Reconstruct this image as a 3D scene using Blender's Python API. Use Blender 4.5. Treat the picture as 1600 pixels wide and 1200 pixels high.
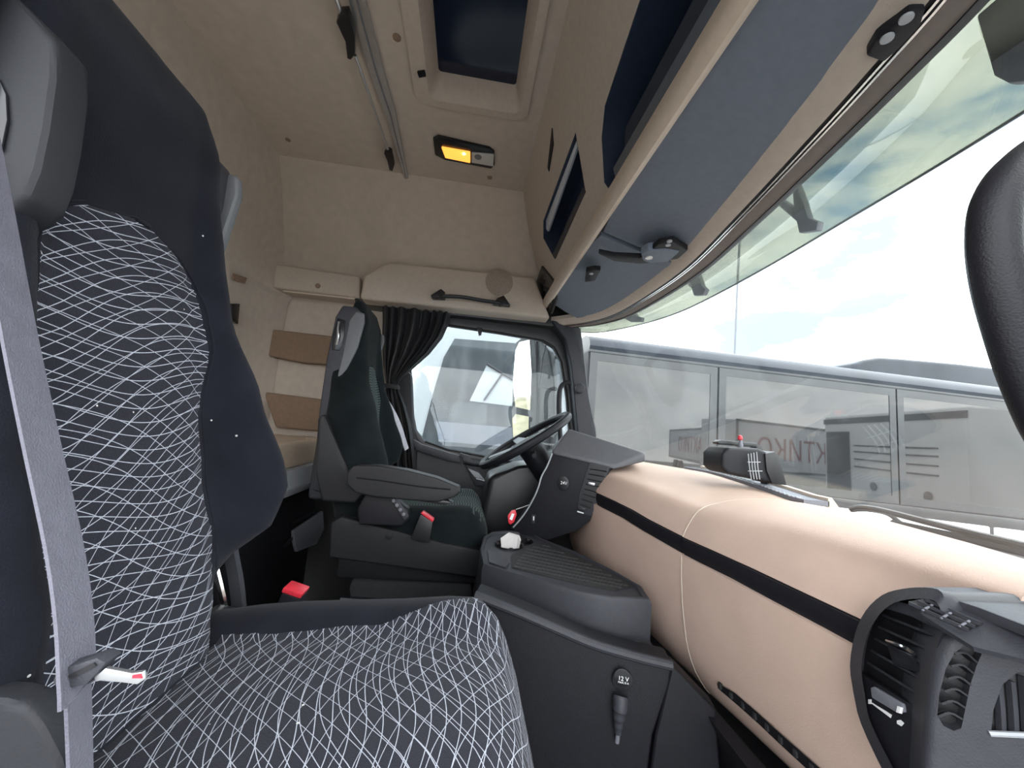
import bpy, bmesh, math, random
from mathutils import Vector, Matrix
random.seed(7)
for o in list(bpy.data.objects): bpy.data.objects.remove(o)
SC = bpy.context.scene
COL = SC.collection

# ------------------------------------------------------------------ camera
# x = forward in the cab, y = from the passenger door towards the driver door, z = up
FPX = 600.0
CAM = Vector((0, 0, 1.0))
RX = Vector((0.98977291, -0.09654861, -0.10501407))
RY = Vector((-0.11521561, -0.10698592, -0.98756234))
RZ = Vector((0.08411275, 0.98956171, -0.11701567))
ROT = Matrix((RX, RY, RZ))
cam = bpy.data.cameras.new('camera'); camo = bpy.data.objects.new('camera', cam); COL.objects.link(camo)
cam.sensor_width = 36.0; cam.lens = FPX / 1600 * 36.0; cam.clip_start = .02; cam.clip_end = 500
M4 = ROT.to_4x4(); M4.translation = CAM
camo.matrix_world = M4
SC.camera = camo

# ------------------------------------------------------------------ world (bright broken overcast)
SC.view_settings.view_transform = 'Standard'
SC.view_settings.look = 'None'
SC.view_settings.gamma = 1.0
SC.view_settings.use_curve_mapping = False
SC.view_settings.exposure = 1.2
W = bpy.data.worlds.new('overcast_sky'); SC.world = W; W.use_nodes = True
nt = W.node_tree; nt.nodes.clear()
wo = nt.nodes.new('ShaderNodeOutputWorld'); wb = nt.nodes.new('ShaderNodeBackground')
tc = nt.nodes.new('ShaderNodeTexCoord'); mp = nt.nodes.new('ShaderNodeMapping')
mp.inputs['Scale'].default_value = (1.0, 1.0, 2.6)
nz = nt.nodes.new('ShaderNodeTexNoise'); nz.inputs['Scale'].default_value = 2.3; nz.inputs['Detail'].default_value = 7; nz.inputs['Roughness'].default_value = .55
cr = nt.nodes.new('ShaderNodeValToRGB')
el = cr.color_ramp.elements
el[0].position = .33; el[0].color = (.16, .32, .55, 1)
el[1].position = .41; el[1].color = (.72, .77, .82, 1)
e = el.new(.50); e.color = (.98, .98, .97, 1)
e = el.new(.68); e.color = (.62, .66, .72, 1)
nt.links.new(tc.outputs['Generated'], mp.inputs['Vector']); nt.links.new(mp.outputs[0], nz.inputs['Vector'])
nt.links.new(nz.outputs['Fac'], cr.inputs[0]); nt.links.new(cr.outputs[0], wb.inputs['Color'])
wb.inputs['Strength'].default_value = 3.0
nt.links.new(wb.outputs[0], wo.inputs['Surface'])
# soft sun behind thin cloud, coming in over the windscreen side
sl = bpy.data.lights.new('veiled_sun', 'SUN'); sl.energy = .3; sl.angle = math.radians(25); sl.color = (1, .96, .9)
so = bpy.data.objects.new('veiled_sun', sl); COL.objects.link(so)
so.rotation_euler = Vector((-.75, .25, -.85)).to_track_quat('-Z', 'Y').to_euler()

# ------------------------------------------------------------------ measuring helper
def at(px, py, **k):
    """point on a plane x=.., y=.. or z=.. of the cab (or plane=(point, normal)) from a measured direction"""
    d = ROT @ Vector((px - 800, -(py - 600), -FPX))
    if 'plane' in k:
        p0, n = Vector(k['plane'][0]), Vector(k['plane'][1])
        t = (p0 - CAM).dot(n) / d.dot(n)
    else:
        (a, v), = k.items(); i = 'xyz'.index(a); t = (v - CAM[i]) / d[i]
    return CAM + d * t

# ------------------------------------------------------------------ materials
MATS = {}
def principled(name):
    m = bpy.data.materials.new(name); m.use_nodes = True
    MATS[name] = m
    return m, m.node_tree, m.node_tree.nodes['Principled BSDF']
def plain(name, col, rough=.5, metal=0, var=.12, scale=60, bump=.0, bscale=400, spec=.5, coat=0, sheen=0, emit=None, estr=0):
    m, t, b = principled(name)
    b.inputs['Roughness'].default_value = rough; b.inputs['Metallic'].default_value = metal
    b.inputs['Specular IOR Level'].default_value = spec
    if coat: b.inputs['Coat Weight'].default_value = coat
    if sheen:
        b.inputs['Sheen Weight'].default_value = sheen; b.inputs['Sheen Roughness'].default_value = .5
    tcn = t.nodes.new('ShaderNodeTexCoord')
    n = t.nodes.new('ShaderNodeTexNoise'); n.inputs['Scale'].default_value = scale; n.inputs['Detail'].default_value = 4
    t.links.new(tcn.outputs['Object'], n.inputs['Vector'])
    r = t.nodes.new('ShaderNodeValToRGB')
    r.color_ramp.elements[0].position = .3; r.color_ramp.elements[1].position = .7
    r.color_ramp.elements[0].color = tuple(c * (1 - var) for c in col) + (1,)
    r.color_ramp.elements[1].color = tuple(min(1, c * (1 + var)) for c in col) + (1,)
    t.links.new(n.outputs['Fac'], r.inputs[0]); t.links.new(r.outputs[0], b.inputs['Base Color'])
    if bump:
        n2 = t.nodes.new('ShaderNodeTexNoise'); n2.inputs['Scale'].default_value = bscale; n2.inputs['Detail'].default_value = 3
        t.links.new(tcn.outputs['Object'], n2.inputs['Vector'])
        bp = t.nodes.new('ShaderNodeBump'); bp.inputs['Strength'].default_value = bump; bp.inputs['Distance'].default_value = .002
        t.links.new(n2.outputs['Fac'], bp.inputs['Height']); t.links.new(bp.outputs[0], b.inputs['Normal'])
    if emit:
        b.inputs['Emission Color'].default_value = emit + (1,); b.inputs['Emission Strength'].default_value = estr
    return m
plain('headliner', (.52, .455, .39), .95, bump=.35, bscale=500, var=.06, scale=25)
plain('headliner_trim', (.51, .445, .38), .7, bump=.2, bscale=350, var=.05)
plain('brown_pad', (.24, .165, .115), .9, bump=.3, bscale=300, var=.08)
plain('dash_beige', (.54, .40, .33), .6, spec=.2, bump=.35, bscale=420, var=.04, scale=12)
plain('cream', (.62, .52, .42), .55, bump=.15, bscale=300, var=.04)
plain('dark_plastic', (.011, .011, .0145), .5, spec=.28, bump=.3, bscale=520, var=.1)
plain('grey_plastic', (.036, .037, .045), .5, spec=.35, bump=.25, bscale=520, var=.08)
plain('mid_grey', (.16, .165, .19), .55, bump=.2, bscale=500, var=.06)
plain('light_grey', (.36, .38, .41), .5, bump=.15, var=.05)
plain('door_grey', (.035, .035, .04), .55, bump=.25, bscale=500, var=.08)
plain('gloss_black', (.012, .013, .016), .22, var=.05)
plain('satin_black', (.012, .012, .014), .4, bump=.1, var=.1)
plain('rubber', (.016, .016, .017), .75, bump=.2, var=.2)
plain('fabric_black', (.0095, .0105, .016), .95, bump=.5, bscale=900, var=.25, scale=14, spec=.1, sheen=.06)
plain('fabric_teal', (.008, .0115, .013), .95, bump=.5, bscale=900, var=.25, scale=14, spec=.1, sheen=.06)
plain('belt', (.12, .12, .15), .7, bump=.5, bscale=700, var=.08)
plain('belt_light', (.38, .38, .42), .7, bump=.3, bscale=700, var=.08)
plain('curtain_cloth', (.010, .010, .013), .55, bump=.15, bscale=250, var=.2, spec=.4, sheen=.1)
plain('visor_grey', (.165, .195, .245), .8, bump=.3, bscale=700, var=.05)
plain('locker_blue', (.022, .036, .070), .6, var=.1)
plain('locker_edge', (.10, .12, .15), .45, var=.06)
plain('silver', (.62, .63, .65), .3, metal=.9, var=.05)
plain('chrome', (.75, .75, .76), .12, metal=1, var=.02)
plain('white_paint', (.48, .49, .49), .4, spec=.3, var=.03, scale=4)
plain('white_cloth', (.52, .50, .50), .8, var=.05)
plain('board_white', (.60, .63, .68), .45, var=.04)
plain('mattress', (.66, .53, .40), .85, bump=.4, bscale=90, var=.05)
plain('red', (.62, .03, .05), .35, var=.1)
plain('print_white', (.8, .8, .8), .5, var=.02)
plain('print_red', (.22, .025, .03), .5, var=.1, scale=3)
plain('print_black', (.03, .03, .035), .6, var=.1)
plain('asphalt', (.17, .17, .165), .9, var=.25, scale=8, bump=.3, bscale=60)
plain('bus_blue', (.030, .036, .048), .35, var=.3, scale=2, spec=.2)
plain('insert_grey', (.11, .115, .125), .55, var=.05)
plain('grille_beige', (.33, .28, .235), .9, bump=.9, bscale=260, var=.25, scale=300)
plain('tread', (.030, .030, .032), .5, var=.05)
plain('hood_grey', (.085, .086, .095), .5, bump=.3, bscale=450, var=.06)
plain('moulding', (.19, .165, .15), .6, var=.06)
plain('truck_blue', (.05, .06, .085), .5, var=.1, scale=2)
plain('bus_white', (.78, .79, .79), .35, var=.04, scale=3)
plain('bus_frame', (.03, .033, .037), .3, var=.1)
plain('trailer_white', (.62, .64, .66), .5, var=.08, scale=2)
plain('green_seal', (.20, .45, .38), .5, var=.1)
plain('amber_lens', (.9, .45, .1), .25, var=.05, emit=(1.0, .36, .05), estr=.75)
plain('shell_grey', (.018, .019, .023), .6, spec=.3, bump=.15, var=.05)
plain('arm_grey', (.020, .020, .022), .5, spec=.3, bump=.2, var=.06)
plain('bulb', (1, .9, .6), .3, emit=(1.0, .75, .3), estr=14)
plain('clear_lens', (.6, .6, .58), .15, var=.05)
plain('mirror_glass', (.92, .93, .94), .03, metal=1, var=.01)
plain('hill_earth', (.30, .26, .16), .9, var=.35, scale=.6)
plain('cloth_sky', (.03, .04, .06), .8)

def glass(name, tint=(.93, .96, .95), gloss=.06, dirt=.0, rough=.0, dirtcol=(.75, .78, .8), dscale=14, ior=1.45):
    m = bpy.data.materials.new(name); m.use_nodes = True; MATS[name] = m
    t = m.node_tree; t.nodes.clear()
    out = t.nodes.new('ShaderNodeOutputMaterial')
    tr = t.nodes.new('ShaderNodeBsdfTransparent'); tr.inputs[0].default_value = tint + (1,)
    gl = t.nodes.new('ShaderNodeBsdfGlossy'); gl.inputs['Roughness'].default_value = rough
    fr = t.nodes.new('ShaderNodeFresnel')
    ge = t.nodes.new('ShaderNodeNewGeometry'); mi_ = t.nodes.new('ShaderNodeMix')      # same reflectance from either face of the pane
    t.links.new(ge.outputs['Backfacing'], mi_.inputs['Factor']); mi_.inputs['A'].default_value = ior; mi_.inputs['B'].default_value = 1 / ior
    t.links.new(mi_.outputs['Result'], fr.inputs['IOR'])
    mx = t.nodes.new('ShaderNodeMixShader')
    t.links.new(fr.outputs[0], mx.inputs[0]); t.links.new(tr.outputs[0], mx.inputs[1]); t.links.new(gl.outputs[0], mx.inputs[2])
    last = mx
    if dirt:
        tcn = t.nodes.new('ShaderNodeTexCoord'); mpn = t.nodes.new('ShaderNodeMapping'); mpn.inputs['Scale'].default_value = (1, 1, .22)
        n = t.nodes.new('ShaderNodeTexNoise'); n.inputs['Scale'].default_value = dscale; n.inputs['Detail'].default_value = 6
        t.links.new(tcn.outputs['Object'], mpn.inputs[0]); t.links.new(mpn.outputs[0], n.inputs['Vector'])
        mr = t.nodes.new('ShaderNodeMapRange'); mr.inputs['From Min'].default_value = .45; mr.inputs['From Max'].default_value = .8
        mr.inputs['To Min'].default_value = dirt * .25; mr.inputs['To Max'].default_value = dirt
        t.links.new(n.outputs['Fac'], mr.inputs['Value'])
        df = t.nodes.new('ShaderNodeBsdfTranslucent'); df.inputs[0].default_value = dirtcol + (1,)
        m2 = t.nodes.new('ShaderNodeMixShader')
        t.links.new(mr.outputs[0], m2.inputs[0]); t.links.new(mx.outputs[0], m2.inputs[1]); t.links.new(df.outputs[0], m2.inputs[2])
        last = m2
    t.links.new(last.outputs[0], out.inputs['Surface'])
    return m
glass('windscreen_glass', (.93, .95, .945), dirt=.018, dscale=9)
glass('door_glass', (.72, .77, .79), dirt=.06, dscale=20)
glass('smoked_visor', (.36, .375, .335), dirt=.13, dirtcol=(.55, .56, .48), dscale=5)
def dark_glass(name, col, ior, rough=.02, wob=.0):
    m, t, b = principled(name)
    b.inputs['Base Color'].default_value = col + (1,); b.inputs['Roughness'].default_value = rough; b.inputs['IOR'].default_value = ior
    if wob:
        tcn = t.nodes.new('ShaderNodeTexCoord'); n = t.nodes.new('ShaderNodeTexNoise'); n.inputs['Scale'].default_value = .7; n.inputs['Detail'].default_value = 0
        t.links.new(tcn.outputs['Object'], n.inputs['Vector'])
        bp = t.nodes.new('ShaderNodeBump'); bp.inputs['Strength'].default_value = wob; bp.inputs['Distance'].default_value = .02
        t.links.new(n.outputs['Fac'], bp.inputs['Height']); t.links.new(bp.outputs[0], b.inputs['Normal'])
    return m
dark_glass('bus_glass', (.012, .013, .014), 1.68, wob=.12)
dark_glass('hatch_glass', (.010, .016, .035), 1.5, .12)
dark_glass('coach_glass', (.05, .058, .064), 1.5, .03)

class X:
    """tiny expression builder for math nodes"""
    def __init__(s, t, v): s.t, s.v = t, v
    def _op(s, op, o=None):
        n = s.t.nodes.new('ShaderNodeMath'); n.operation = op
        for i, a in enumerate((s, o)):
            if a is None: continue
            if isinstance(a, X):
                if isinstance(a.v, (int, float)): n.inputs[i].default_value = a.v
                else: s.t.links.new(a.v, n.inputs[i])
            else: n.inputs[i].default_value = a
        return X(s.t, n.outputs[0])
    def __add__(s, o): return s._op('ADD', o)
    def __sub__(s, o): return s._op('SUBTRACT', o)
    def __mul__(s, o): return s._op('MULTIPLY', o)
    def sin(s): return s._op('SINE')
    def fract(s): return s._op('FRACT')
    def abs(s): return s._op('ABSOLUTE')
    def gt(s, o): return s._op('GREATER_THAN', o)
    def mx(s, o): return s._op('MAXIMUM', o)
def line_fabric(name, base, line, style):
    m, t, b = principled(name)
    b.inputs['Roughness'].default_value = .9; b.inputs['Specular IOR Level'].default_value = .15
    b.inputs['Sheen Weight'].default_value = .06
    uv = t.nodes.new('ShaderNodeUVMap'); sp = t.nodes.new('ShaderNodeSeparateXYZ'); t.links.new(uv.outputs[0], sp.inputs[0])
    u, v = X(t, sp.outputs[0]), X(t, sp.outputs[1])
    def fam(p, w):  # distance to the nearest line, as a 0/1 mask
        return ((p.fract() - .5).abs() * 2).gt(1 - w)
    if style == 'net':
        a = (v + (u * 21 + v * 8).sin() * .013) * 62
        bb = (v - u * .42 + (v * 9 + u * 17 + .8).sin() * .018) * 46
        c = (v + u * .38 + (v * 11 - u * 15).sin() * .016) * 38
        d = (v - u * .95 + (v * 6 + u * 12).sin() * .02) * 34
        mask = fam(a, .060).mx(fam(bb, .042)).mx(fam(c, .034)).mx(fam(d, .034))
    else:
        a = (v + (u * 55 + v * 15).sin() * .0045 + (u * 13).sin() * .008) * 95
        mask = fam(a, .40)
    mixn = t.nodes.new('ShaderNodeMix'); mixn.data_type = 'RGBA'
    t.links.new(mask.v, mixn.inputs['Factor'])
    mixn.inputs['A'].default_value = base + (1,); mixn.inputs['B'].default_value = line + (1,)
    t.links.new(mixn.outputs['Result'], b.inputs['Base Color'])
    tcn = t.nodes.new('ShaderNodeTexCoord'); n2 = t.nodes.new('ShaderNodeTexNoise'); n2.inputs['Scale'].default_value = 800
    t.links.new(tcn.outputs['Object'], n2.inputs['Vector'])
    bp = t.nodes.new('ShaderNodeBump'); bp.inputs['Strength'].default_value = .5; bp.inputs['Distance'].default_value = .002
    t.links.new(n2.outputs['Fac'], bp.inputs['Height']); t.links.new(bp.outputs[0], b.inputs['Normal'])
line_fabric('net_fabric', (.020, .0205, .029), (.40, .42, .48), 'net')
line_fabric('wave_fabric', (.012, .018, .019), (.075, .105, .10), 'wave')

def specks(name, amount, col):
    """sparse pale lint on a cloth"""
    t = MATS[name].node_tree; b = t.nodes['Principled BSDF']
    src = b.inputs['Base Color'].links[0].from_socket
    tcn = t.nodes.new('ShaderNodeTexCoord'); vo = t.nodes.new('ShaderNodeTexVoronoi'); vo.inputs['Scale'].default_value = 34
    t.links.new(tcn.outputs['Object'], vo.inputs['Vector'])
    sx = t.nodes.new('ShaderNodeSeparateXYZ'); t.links.new(vo.outputs['Color'], sx.inputs[0])
    near = X(t, vo.outputs['Distance'])._op('LESS_THAN', .055)
    pick = X(t, sx.outputs[0]).gt(1 - amount)
    mixn = t.nodes.new('ShaderNodeMix'); mixn.data_type = 'RGBA'
    t.links.new((near * pick).v, mixn.inputs['Factor']); t.links.new(src, mixn.inputs['A']); mixn.inputs['B'].default_value = col + (1,)
    t.links.new(mixn.outputs['Result'], b.inputs['Base Color'])
specks('fabric_black', .5, (.5, .5, .48)); specks('net_fabric', .3, (.6, .6, .58))

# ------------------------------------------------------------------ mesh helpers
def V(*a): return Vector(a)
def link(name, me, mat, parent=None, ang=35):
    o = bpy.data.objects.new(name, me); COL.objects.link(o)
    if mat: me.materials.append(MATS[mat])
    for p in me.polygons: p.use_smooth = True
    me.set_sharp_from_angle(angle=math.radians(ang))
    if parent: o.parent = parent
    else:
        vs = [v.co for v in me.vertices]
        c = V((min(v.x for v in vs) + max(v.x for v in vs)) / 2, (min(v.y for v in vs) + max(v.y for v in vs)) / 2, min(v.z for v in vs))
        for v in me.vertices: v.co -= c
        o.location = c
    return o
def raw(name, verts, faces, mat, parent=None, org=None, bevel=0, seg=2, solid=0, sub=0, ang=35, uvs=None, offset=-1):
    """verts in cab coordinates; org = location of the parent"""
    org = org if org is not None else (parent.location if parent else V(0, 0, 0))
    if parent and parent.parent: org = org if org is not None else parent.matrix_world.translation
    me = bpy.data.meshes.new(name)
    me.from_pydata([tuple(Vector(v) - Vector(org)) for v in verts], [], faces)
    bm = bmesh.new(); bm.from_mesh(me)
    if uvs:
        ul = bm.loops.layers.uv.new('UVMap'); bm.verts.ensure_lookup_table()
        for f in bm.faces:
            for l in f.loops: l[ul].uv = uvs[l.vert.index]
    bmesh.ops.recalc_face_normals(bm, faces=bm.faces)
    if solid:
        bmesh.ops.solidify(bm, geom=bm.faces[:], thickness=solid)
        bmesh.ops.recalc_face_normals(bm, faces=bm.faces)
    if bevel:
        es = [e for e in bm.edges if e.is_manifold and e.calc_face_angle(0) > math.radians(28)]
        bmesh.ops.bevel(bm, geom=es, offset=bevel, segments=seg, profile=.6, affect='EDGES', clamp_overlap=True)
    bm.to_mesh(me); bm.free()
    o = link(name, me, mat, parent, ang)
    if sub:
        s = o.modifiers.new('s', 'SUBSURF'); s.levels = s.render_levels = sub
    return o
def W0(p):
    """world origin of a (translated only) parent chain"""
    v = V(0, 0, 0)
    while p: v = v + p.location; p = p.parent
    return v
def prism(name, pts, vec, mat, parent=None, bevel=0, seg=2, **k):
    pts = [Vector(p) for p in pts]; n = len(pts); vec = Vector(vec)
    vs = pts + [p + vec for p in pts]
    fs = [tuple(range(n)), tuple(range(2 * n - 1, n - 1, -1))] + [(i, (i + 1) % n, n + (i + 1) % n, n + i) for i in range(n)]
    return raw(name, vs, fs, mat, parent, W0(parent), bevel=bevel, seg=seg, **k)
def boxv(lo, hi):
    (a, b, c), (d, e, f) = lo, hi
    return [V(a, b, c), V(d, b, c), V(d, e, c), V(a, e, c), V(a, b, f), V(d, b, f), V(d, e, f), V(a, e, f)]
BF = [(0, 3, 2, 1), (4, 5, 6, 7), (0, 1, 5, 4), (1, 2, 6, 5), (2, 3, 7, 6), (3, 0, 4, 7)]
def box(name, lo, hi, mat, parent=None, bevel=.004, rot=None, seg=2):
    vs = boxv(lo, hi)
    if rot:
        c = sum(vs, V(0, 0, 0)) / 8; q = Matrix.Rotation(rot[0], 3, rot[1]); vs = [c + q @ (v - c) for v in vs]
    return raw(name, vs, BF, mat, parent, W0(parent), bevel=bevel, seg=seg)
def loft(name, secs, mat, parent=None, closed=True, caps=True, uvs=None, **k):
    n = len(secs[0]); vs = [Vector(p) for s in secs for p in s]; fs = []
    for r in range(len(secs) - 1):
        for c in range(n if closed else n - 1):
            a, b = r * n + c, r * n + (c + 1) % n
            fs.append((a, b, b + n, a + n))
    if closed and caps:
        fs.append(tuple(range(n))); fs.append(tuple(range(len(vs) - 1, len(vs) - n - 1, -1)))
    fl = [q for s in uvs for q in s] if uvs else None
    return raw(name, vs, fs, mat, parent, W0(parent), uvs=fl, **k)
def smooth_path(pts, n=6):
    pts = [Vector(p) for p in pts]
    if len(pts) < 3: return pts
    out = []
    P = [pts[0] * 2 - pts[1]] + pts + [pts[-1] * 2 - pts[-2]]
    for i in range(1, len(P) - 2):
        a, b, c, d = P[i - 1:i + 3]
        for j in range(n):
            t = j / n
            out.append(.5 * ((2 * b) + (c - a) * t + (2 * a - 5 * b + 4 * c - d) * t * t + (3 * b - a - 3 * c + d) * t ** 3))
    return out + [pts[-1]]
def tube(name, path, r, mat, parent=None, seg=10, smooth=6, flat=None, up=V(0, 0, 1)):
    p = smooth_path(path, smooth) if smooth else [Vector(q) for q in path]
    secs = []; prev = None
    for i, q in enumerate(p):
        t = (p[min(i + 1, len(p) - 1)] - p[max(i - 1, 0)]).normalized()
        if prev is None:
            a = t.cross(up)
            if a.length < 1e-3: a = t.cross(V(1, 0, 0))
        else: a = prev - t * prev.dot(t)
        a.normalize(); prev = a; b = t.cross(a)
        rr = r[i * len(r) // len(p)] if isinstance(r, (list, tuple)) else r
        fx, fy = (flat if flat else (1, 1))
        secs.append([q + a * math.cos(2 * math.pi * k / seg) * rr * fx + b * math.sin(2 * math.pi * k / seg) * rr * fy for k in range(seg)])
    return loft(name, secs, mat, parent)
def ribbon(name, path, width_dir, w, th, mat, parent=None, smooth=5):
    """flat strap along a path"""
    p = smooth_path(path, smooth); secs = []
    for i, q in enumerate(p):
        t = (p[min(i + 1, len(p) - 1)] - p[max(i - 1, 0)]).normalized()
        a = (Vector(width_dir) - t * Vector(width_dir).dot(t)).normalized(); b = t.cross(a)
        secs.append([q - a * w / 2 - b * th / 2, q + a * w / 2 - b * th / 2, q + a * w / 2 + b * th / 2, q - a * w / 2 + b * th / 2])
    return loft(name, secs, mat, parent)
def disc(name, c, nrm, r, th, mat, parent=None, seg=20, bevel=.001, sx=1.0):
    nrm = Vector(nrm).normalized(); a = nrm.cross(V(0, 0, 1))
    if a.length < 1e-3: a = V(1, 0, 0)
    a.normalize(); b = nrm.cross(a)
    pts = [Vector(c) + a * math.cos(2 * math.pi * k / seg) * r * sx + b * math.sin(2 * math.pi * k / seg) * r for k in range(seg)]
    return prism(name, pts, nrm * th, mat, parent, bevel=bevel)
def cut(o, pts, vec):
    """cut a prism-shaped hole out of a mesh object"""
    c = prism('cutter', pts, vec, None)
    md = o.modifiers.new('b', 'BOOLEAN'); md.operation = 'DIFFERENCE'; md.object = c; md.solver = 'EXACT'
    bpy.context.view_layer.update()
    dg = bpy.context.evaluated_depsgraph_get()
    me = bpy.data.meshes.new_from_object(o.evaluated_get(dg))
    o.modifiers.remove(md); old = o.data; o.data = me
    bpy.data.objects.remove(c)
    me.set_sharp_from_angle(angle=math.radians(35))
    return o
def empty(name, loc=(0, 0, 0)):
    o = bpy.data.objects.new(name, None); COL.objects.link(o); o.location = loc; o.empty_display_size = .1
    return o
def tag(o, label=None, cat=None, group=None, kind=None):
    if label: o['label'] = label
    if cat: o['category'] = cat
    if group: o['group'] = group
    if kind: o['kind'] = kind
    return o
def struct(o, label=None):
    o['kind'] = 'structure'
    if label: o['label'] = label
    return o
def text(name, body, p, ex, ey, size, mat, parent=None, depth=.0006):
    """flat print: text with its baseline centre at p, ex = reading direction, ey = up"""
    cu = bpy.data.curves.new(name, 'FONT'); cu.body = body; cu.size = size; cu.align_x = 'CENTER'; cu.align_y = 'CENTER'; cu.extrude = depth
    ob = bpy.data.objects.new('tmp', cu); COL.objects.link(ob)
    bpy.context.view_layer.update()
    me = bpy.data.meshes.new_from_object(ob.evaluated_get(bpy.context.evaluated_depsgraph_get()))
    bpy.data.objects.remove(ob)
    ex = Vector(ex).normalized(); ey = (Vector(ey) - ex * Vector(ey).dot(ex)).normalized(); ez = ex.cross(ey)
    org = W0(parent)
    for v in me.vertices: v.co = Vector(p) + ex * v.co.x + ey * v.co.y + ez * v.co.z - org
    me.materials.clear()
    return link(name, me, mat, parent)
def lerp(a, b, t): return a + (b - a) * t
def interp(tab, x):
    """smooth lookup in a sorted table [(x, y), ...]"""
    if x <= tab[0][0]: return tab[0][1]
    for (a, b), (c, d) in zip(tab, tab[1:]):
        if x <= c:
            t = (x - a) / (c - a); t = t * t * (3 - 2 * t) * .5 + t * .5
            return lerp(b, d, t)
    return tab[-1][1]

# ================================================================== STRUCTURE
fl = empty('floor', (0, 1.1, 0)); struct(fl, 'dark rubber floor with raised engine tunnel')
struct(box('wall_front', (1.06, .02, -.05), (1.09, 2.2, .84), 'dark_plastic', None, bevel=0), 'dark bulkhead behind the dashboard')
struct(box('wall_left_lower', (-1.15, 2.2, -.05), (1.06, 2.23, .80), 'rubber', None, bevel=0), 'dark lower side wall beside the driver seat')
box('floor_mat', (-.75, .02, -.05), (1.05, 2.2, 0), 'rubber', fl, bevel=0)
box('tunnel', (-.68, .80, 0), (.2, 1.40, .34), 'rubber', fl, bevel=.03, seg=3)
box('tunnel_plate', (-.28, 1.18, .34), (.02, 1.36, .352), 'gloss_black', fl, bevel=.006)

# --- ceiling with hatch opening
ceil = struct(box('ceiling', (-1.05, .05, 2.2), (.32, 1.90, 2.24), 'headliner', None, bevel=0), 'beige fabric headliner above both seats')
HX0, HX1, HY0, HY1 = -.225, .055, .70, 1.285
cut(ceil, [(HX0 - .03, HY0 - .03, 2.1), (HX1 + .03, HY0 - .03, 2.1), (HX1 + .03, HY1 + .03, 2.1), (HX0 - .03, HY1 + .03, 2.1)], (0, 0, .3))

# --- far side wall (driver side): profile swept along the cab
prof = [(1.83, 2.215), (1.86, 2.19), (1.93, 2.13), (2.0, 2.04), (2.06, 1.95), (2.095, 1.88), (2.12, 1.80), (2.14, 1.70), (2.17, 1.64)]
xs = [-1.10, -.9, -.70, -.64, -.61, -.58, -.55, -.5, -.4, 0, .25, .42]
def wall_row(x):
    d = .03 * max(0, min(1, (x + .64) / .12))      # the front half of the wall stands a little further in
    return [(x, y - d * min(1, i / 3), z) for i, (y, z) in enumerate(prof)]
wl = struct(loft('wall_left', [wall_row(x) for x in xs], 'headliner', closed=False, solid=.02), 'beige padded side wall above the driver door')
prism('lower_niche', [(-1.15, 2.2, .55), (-.47, 2.2, .55), (-.47, 2.2, 1.68), (-1.15, 2.2, 1.68)], (0, .03, 0), 'headliner', wl)
# storage bulge over the door
bl = [at(x, y, y=2.0) for x, y in ((562, 466), (568, 430), (606, 409), (700, 418), (836, 433), (860, 497))]
bz = prism('door_storage', [p + V(0, .18, 0) for p in bl], (0, -.18, 0), 'headliner_trim', wl, bevel=.018, seg=4)
st = [at(x, y, y=2.06) for x, y in ((426, 449), (430, 412), (562, 432), (562, 466))]
prism('rear_shelf_step', [p + V(0, .14, 0) for p in st], (0, -.14, 0), 'headliner_trim', wl, bevel=.012, seg=3)
prism('shelf_seam', [at(443, 454, y=2.055), at(560, 467, y=2.055), at(560, 469, y=2.055), at(443, 456, y=2.055)], (0, -.006, 0), 'cream', wl)
for (x, y) in ((497, 447),):
    disc('screw_cap', at(x, y, y=2.062), (0, -1, 0), .013, .006, 'brown_pad', wl)
disc('screw_cap', at(627, 369, y=2.06), (0, -1, .5), .012, .02, 'brown_pad', wl)
disc('speaker_grille', at(780, 441, y=2.0), (0, -1, 0), .075, .003, 'grille_beige', wl, seg=32)
# padded pockets on the niche wall
p1 = [at(x, y, y=2.13) for x, y in ((413, 513), (520, 525), (520, 570), (470, 566), (409, 554))]
p2 = [at(x, y, y=2.15) for x, y in ((411, 612), (520, 626), (520, 676), (430, 668))]
tag(prism('storage_pocket', [p + V(0, .07, 0) for p in p1], (0, -.07, 0), 'brown_pad', None, bevel=.012, seg=3), 'upper brown padded pocket on the side wall behind the far seat', 'pocket', 'brown pockets by the bunk')
tag(prism('storage_pocket', [p + V(0, .05, 0) for p in p2], (0, -.05, 0), 'brown_pad', None, bevel=.012, seg=3), 'lower brown padded pocket on the side wall just above the bunk mattress', 'pocket', 'brown pockets by the bunk')

# --- rear wall
rw = [(-1.03, 2.22), (-1.05, 2.12), (-1.08, 1.95), (-1.10, 1.75), (-1.10, 1.62), (-1.115, 1.60), (-1.12, 1.2), (-1.12, .3)]
wr = struct(loft('wall_rear', [[(x + (.05 * max(0, (y - 1.95) / .25) ** 2), y, z) for x, z in rw] for y in (.02, .5, 1.0, 1.5, 1.85, 1.95, 2.05, 2.13, 2.2)], 'headliner', closed=False, solid=.02), 'beige fabric rear wall behind the bunk')
disc('screw_cap', at(397, 243, x=-1.05) + V(0.0, 0, 0), (1, 0, 0), .012, .008, 'brown_pad', wr)
disc('screw_cap', at(450, 218, z=2.2) + V(0, 0, 0), (0, 0, -1), .011, .004, 'brown_pad', ceil)
disc('screw_cap', at(620, 58, z=2.2), (0, 0, -1), .013, .004, 'brown_pad', ceil)
disc('screw_cap', at(765, 277, z=2.2), (0, 0, -1), .012, .004, 'brown_pad', ceil)
b = [at(x, y, x=-1.085) for x, y in ((364, 427), (384, 434), (381, 443), (363, 437))]
prism('vent_slot', b, (.006, 0, 0), 'brown_pad', wr)
b = [at(x, y, x=-1.10) for x, y in ((355, 474), (368, 474), (365, 506), (355, 500))]
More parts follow.
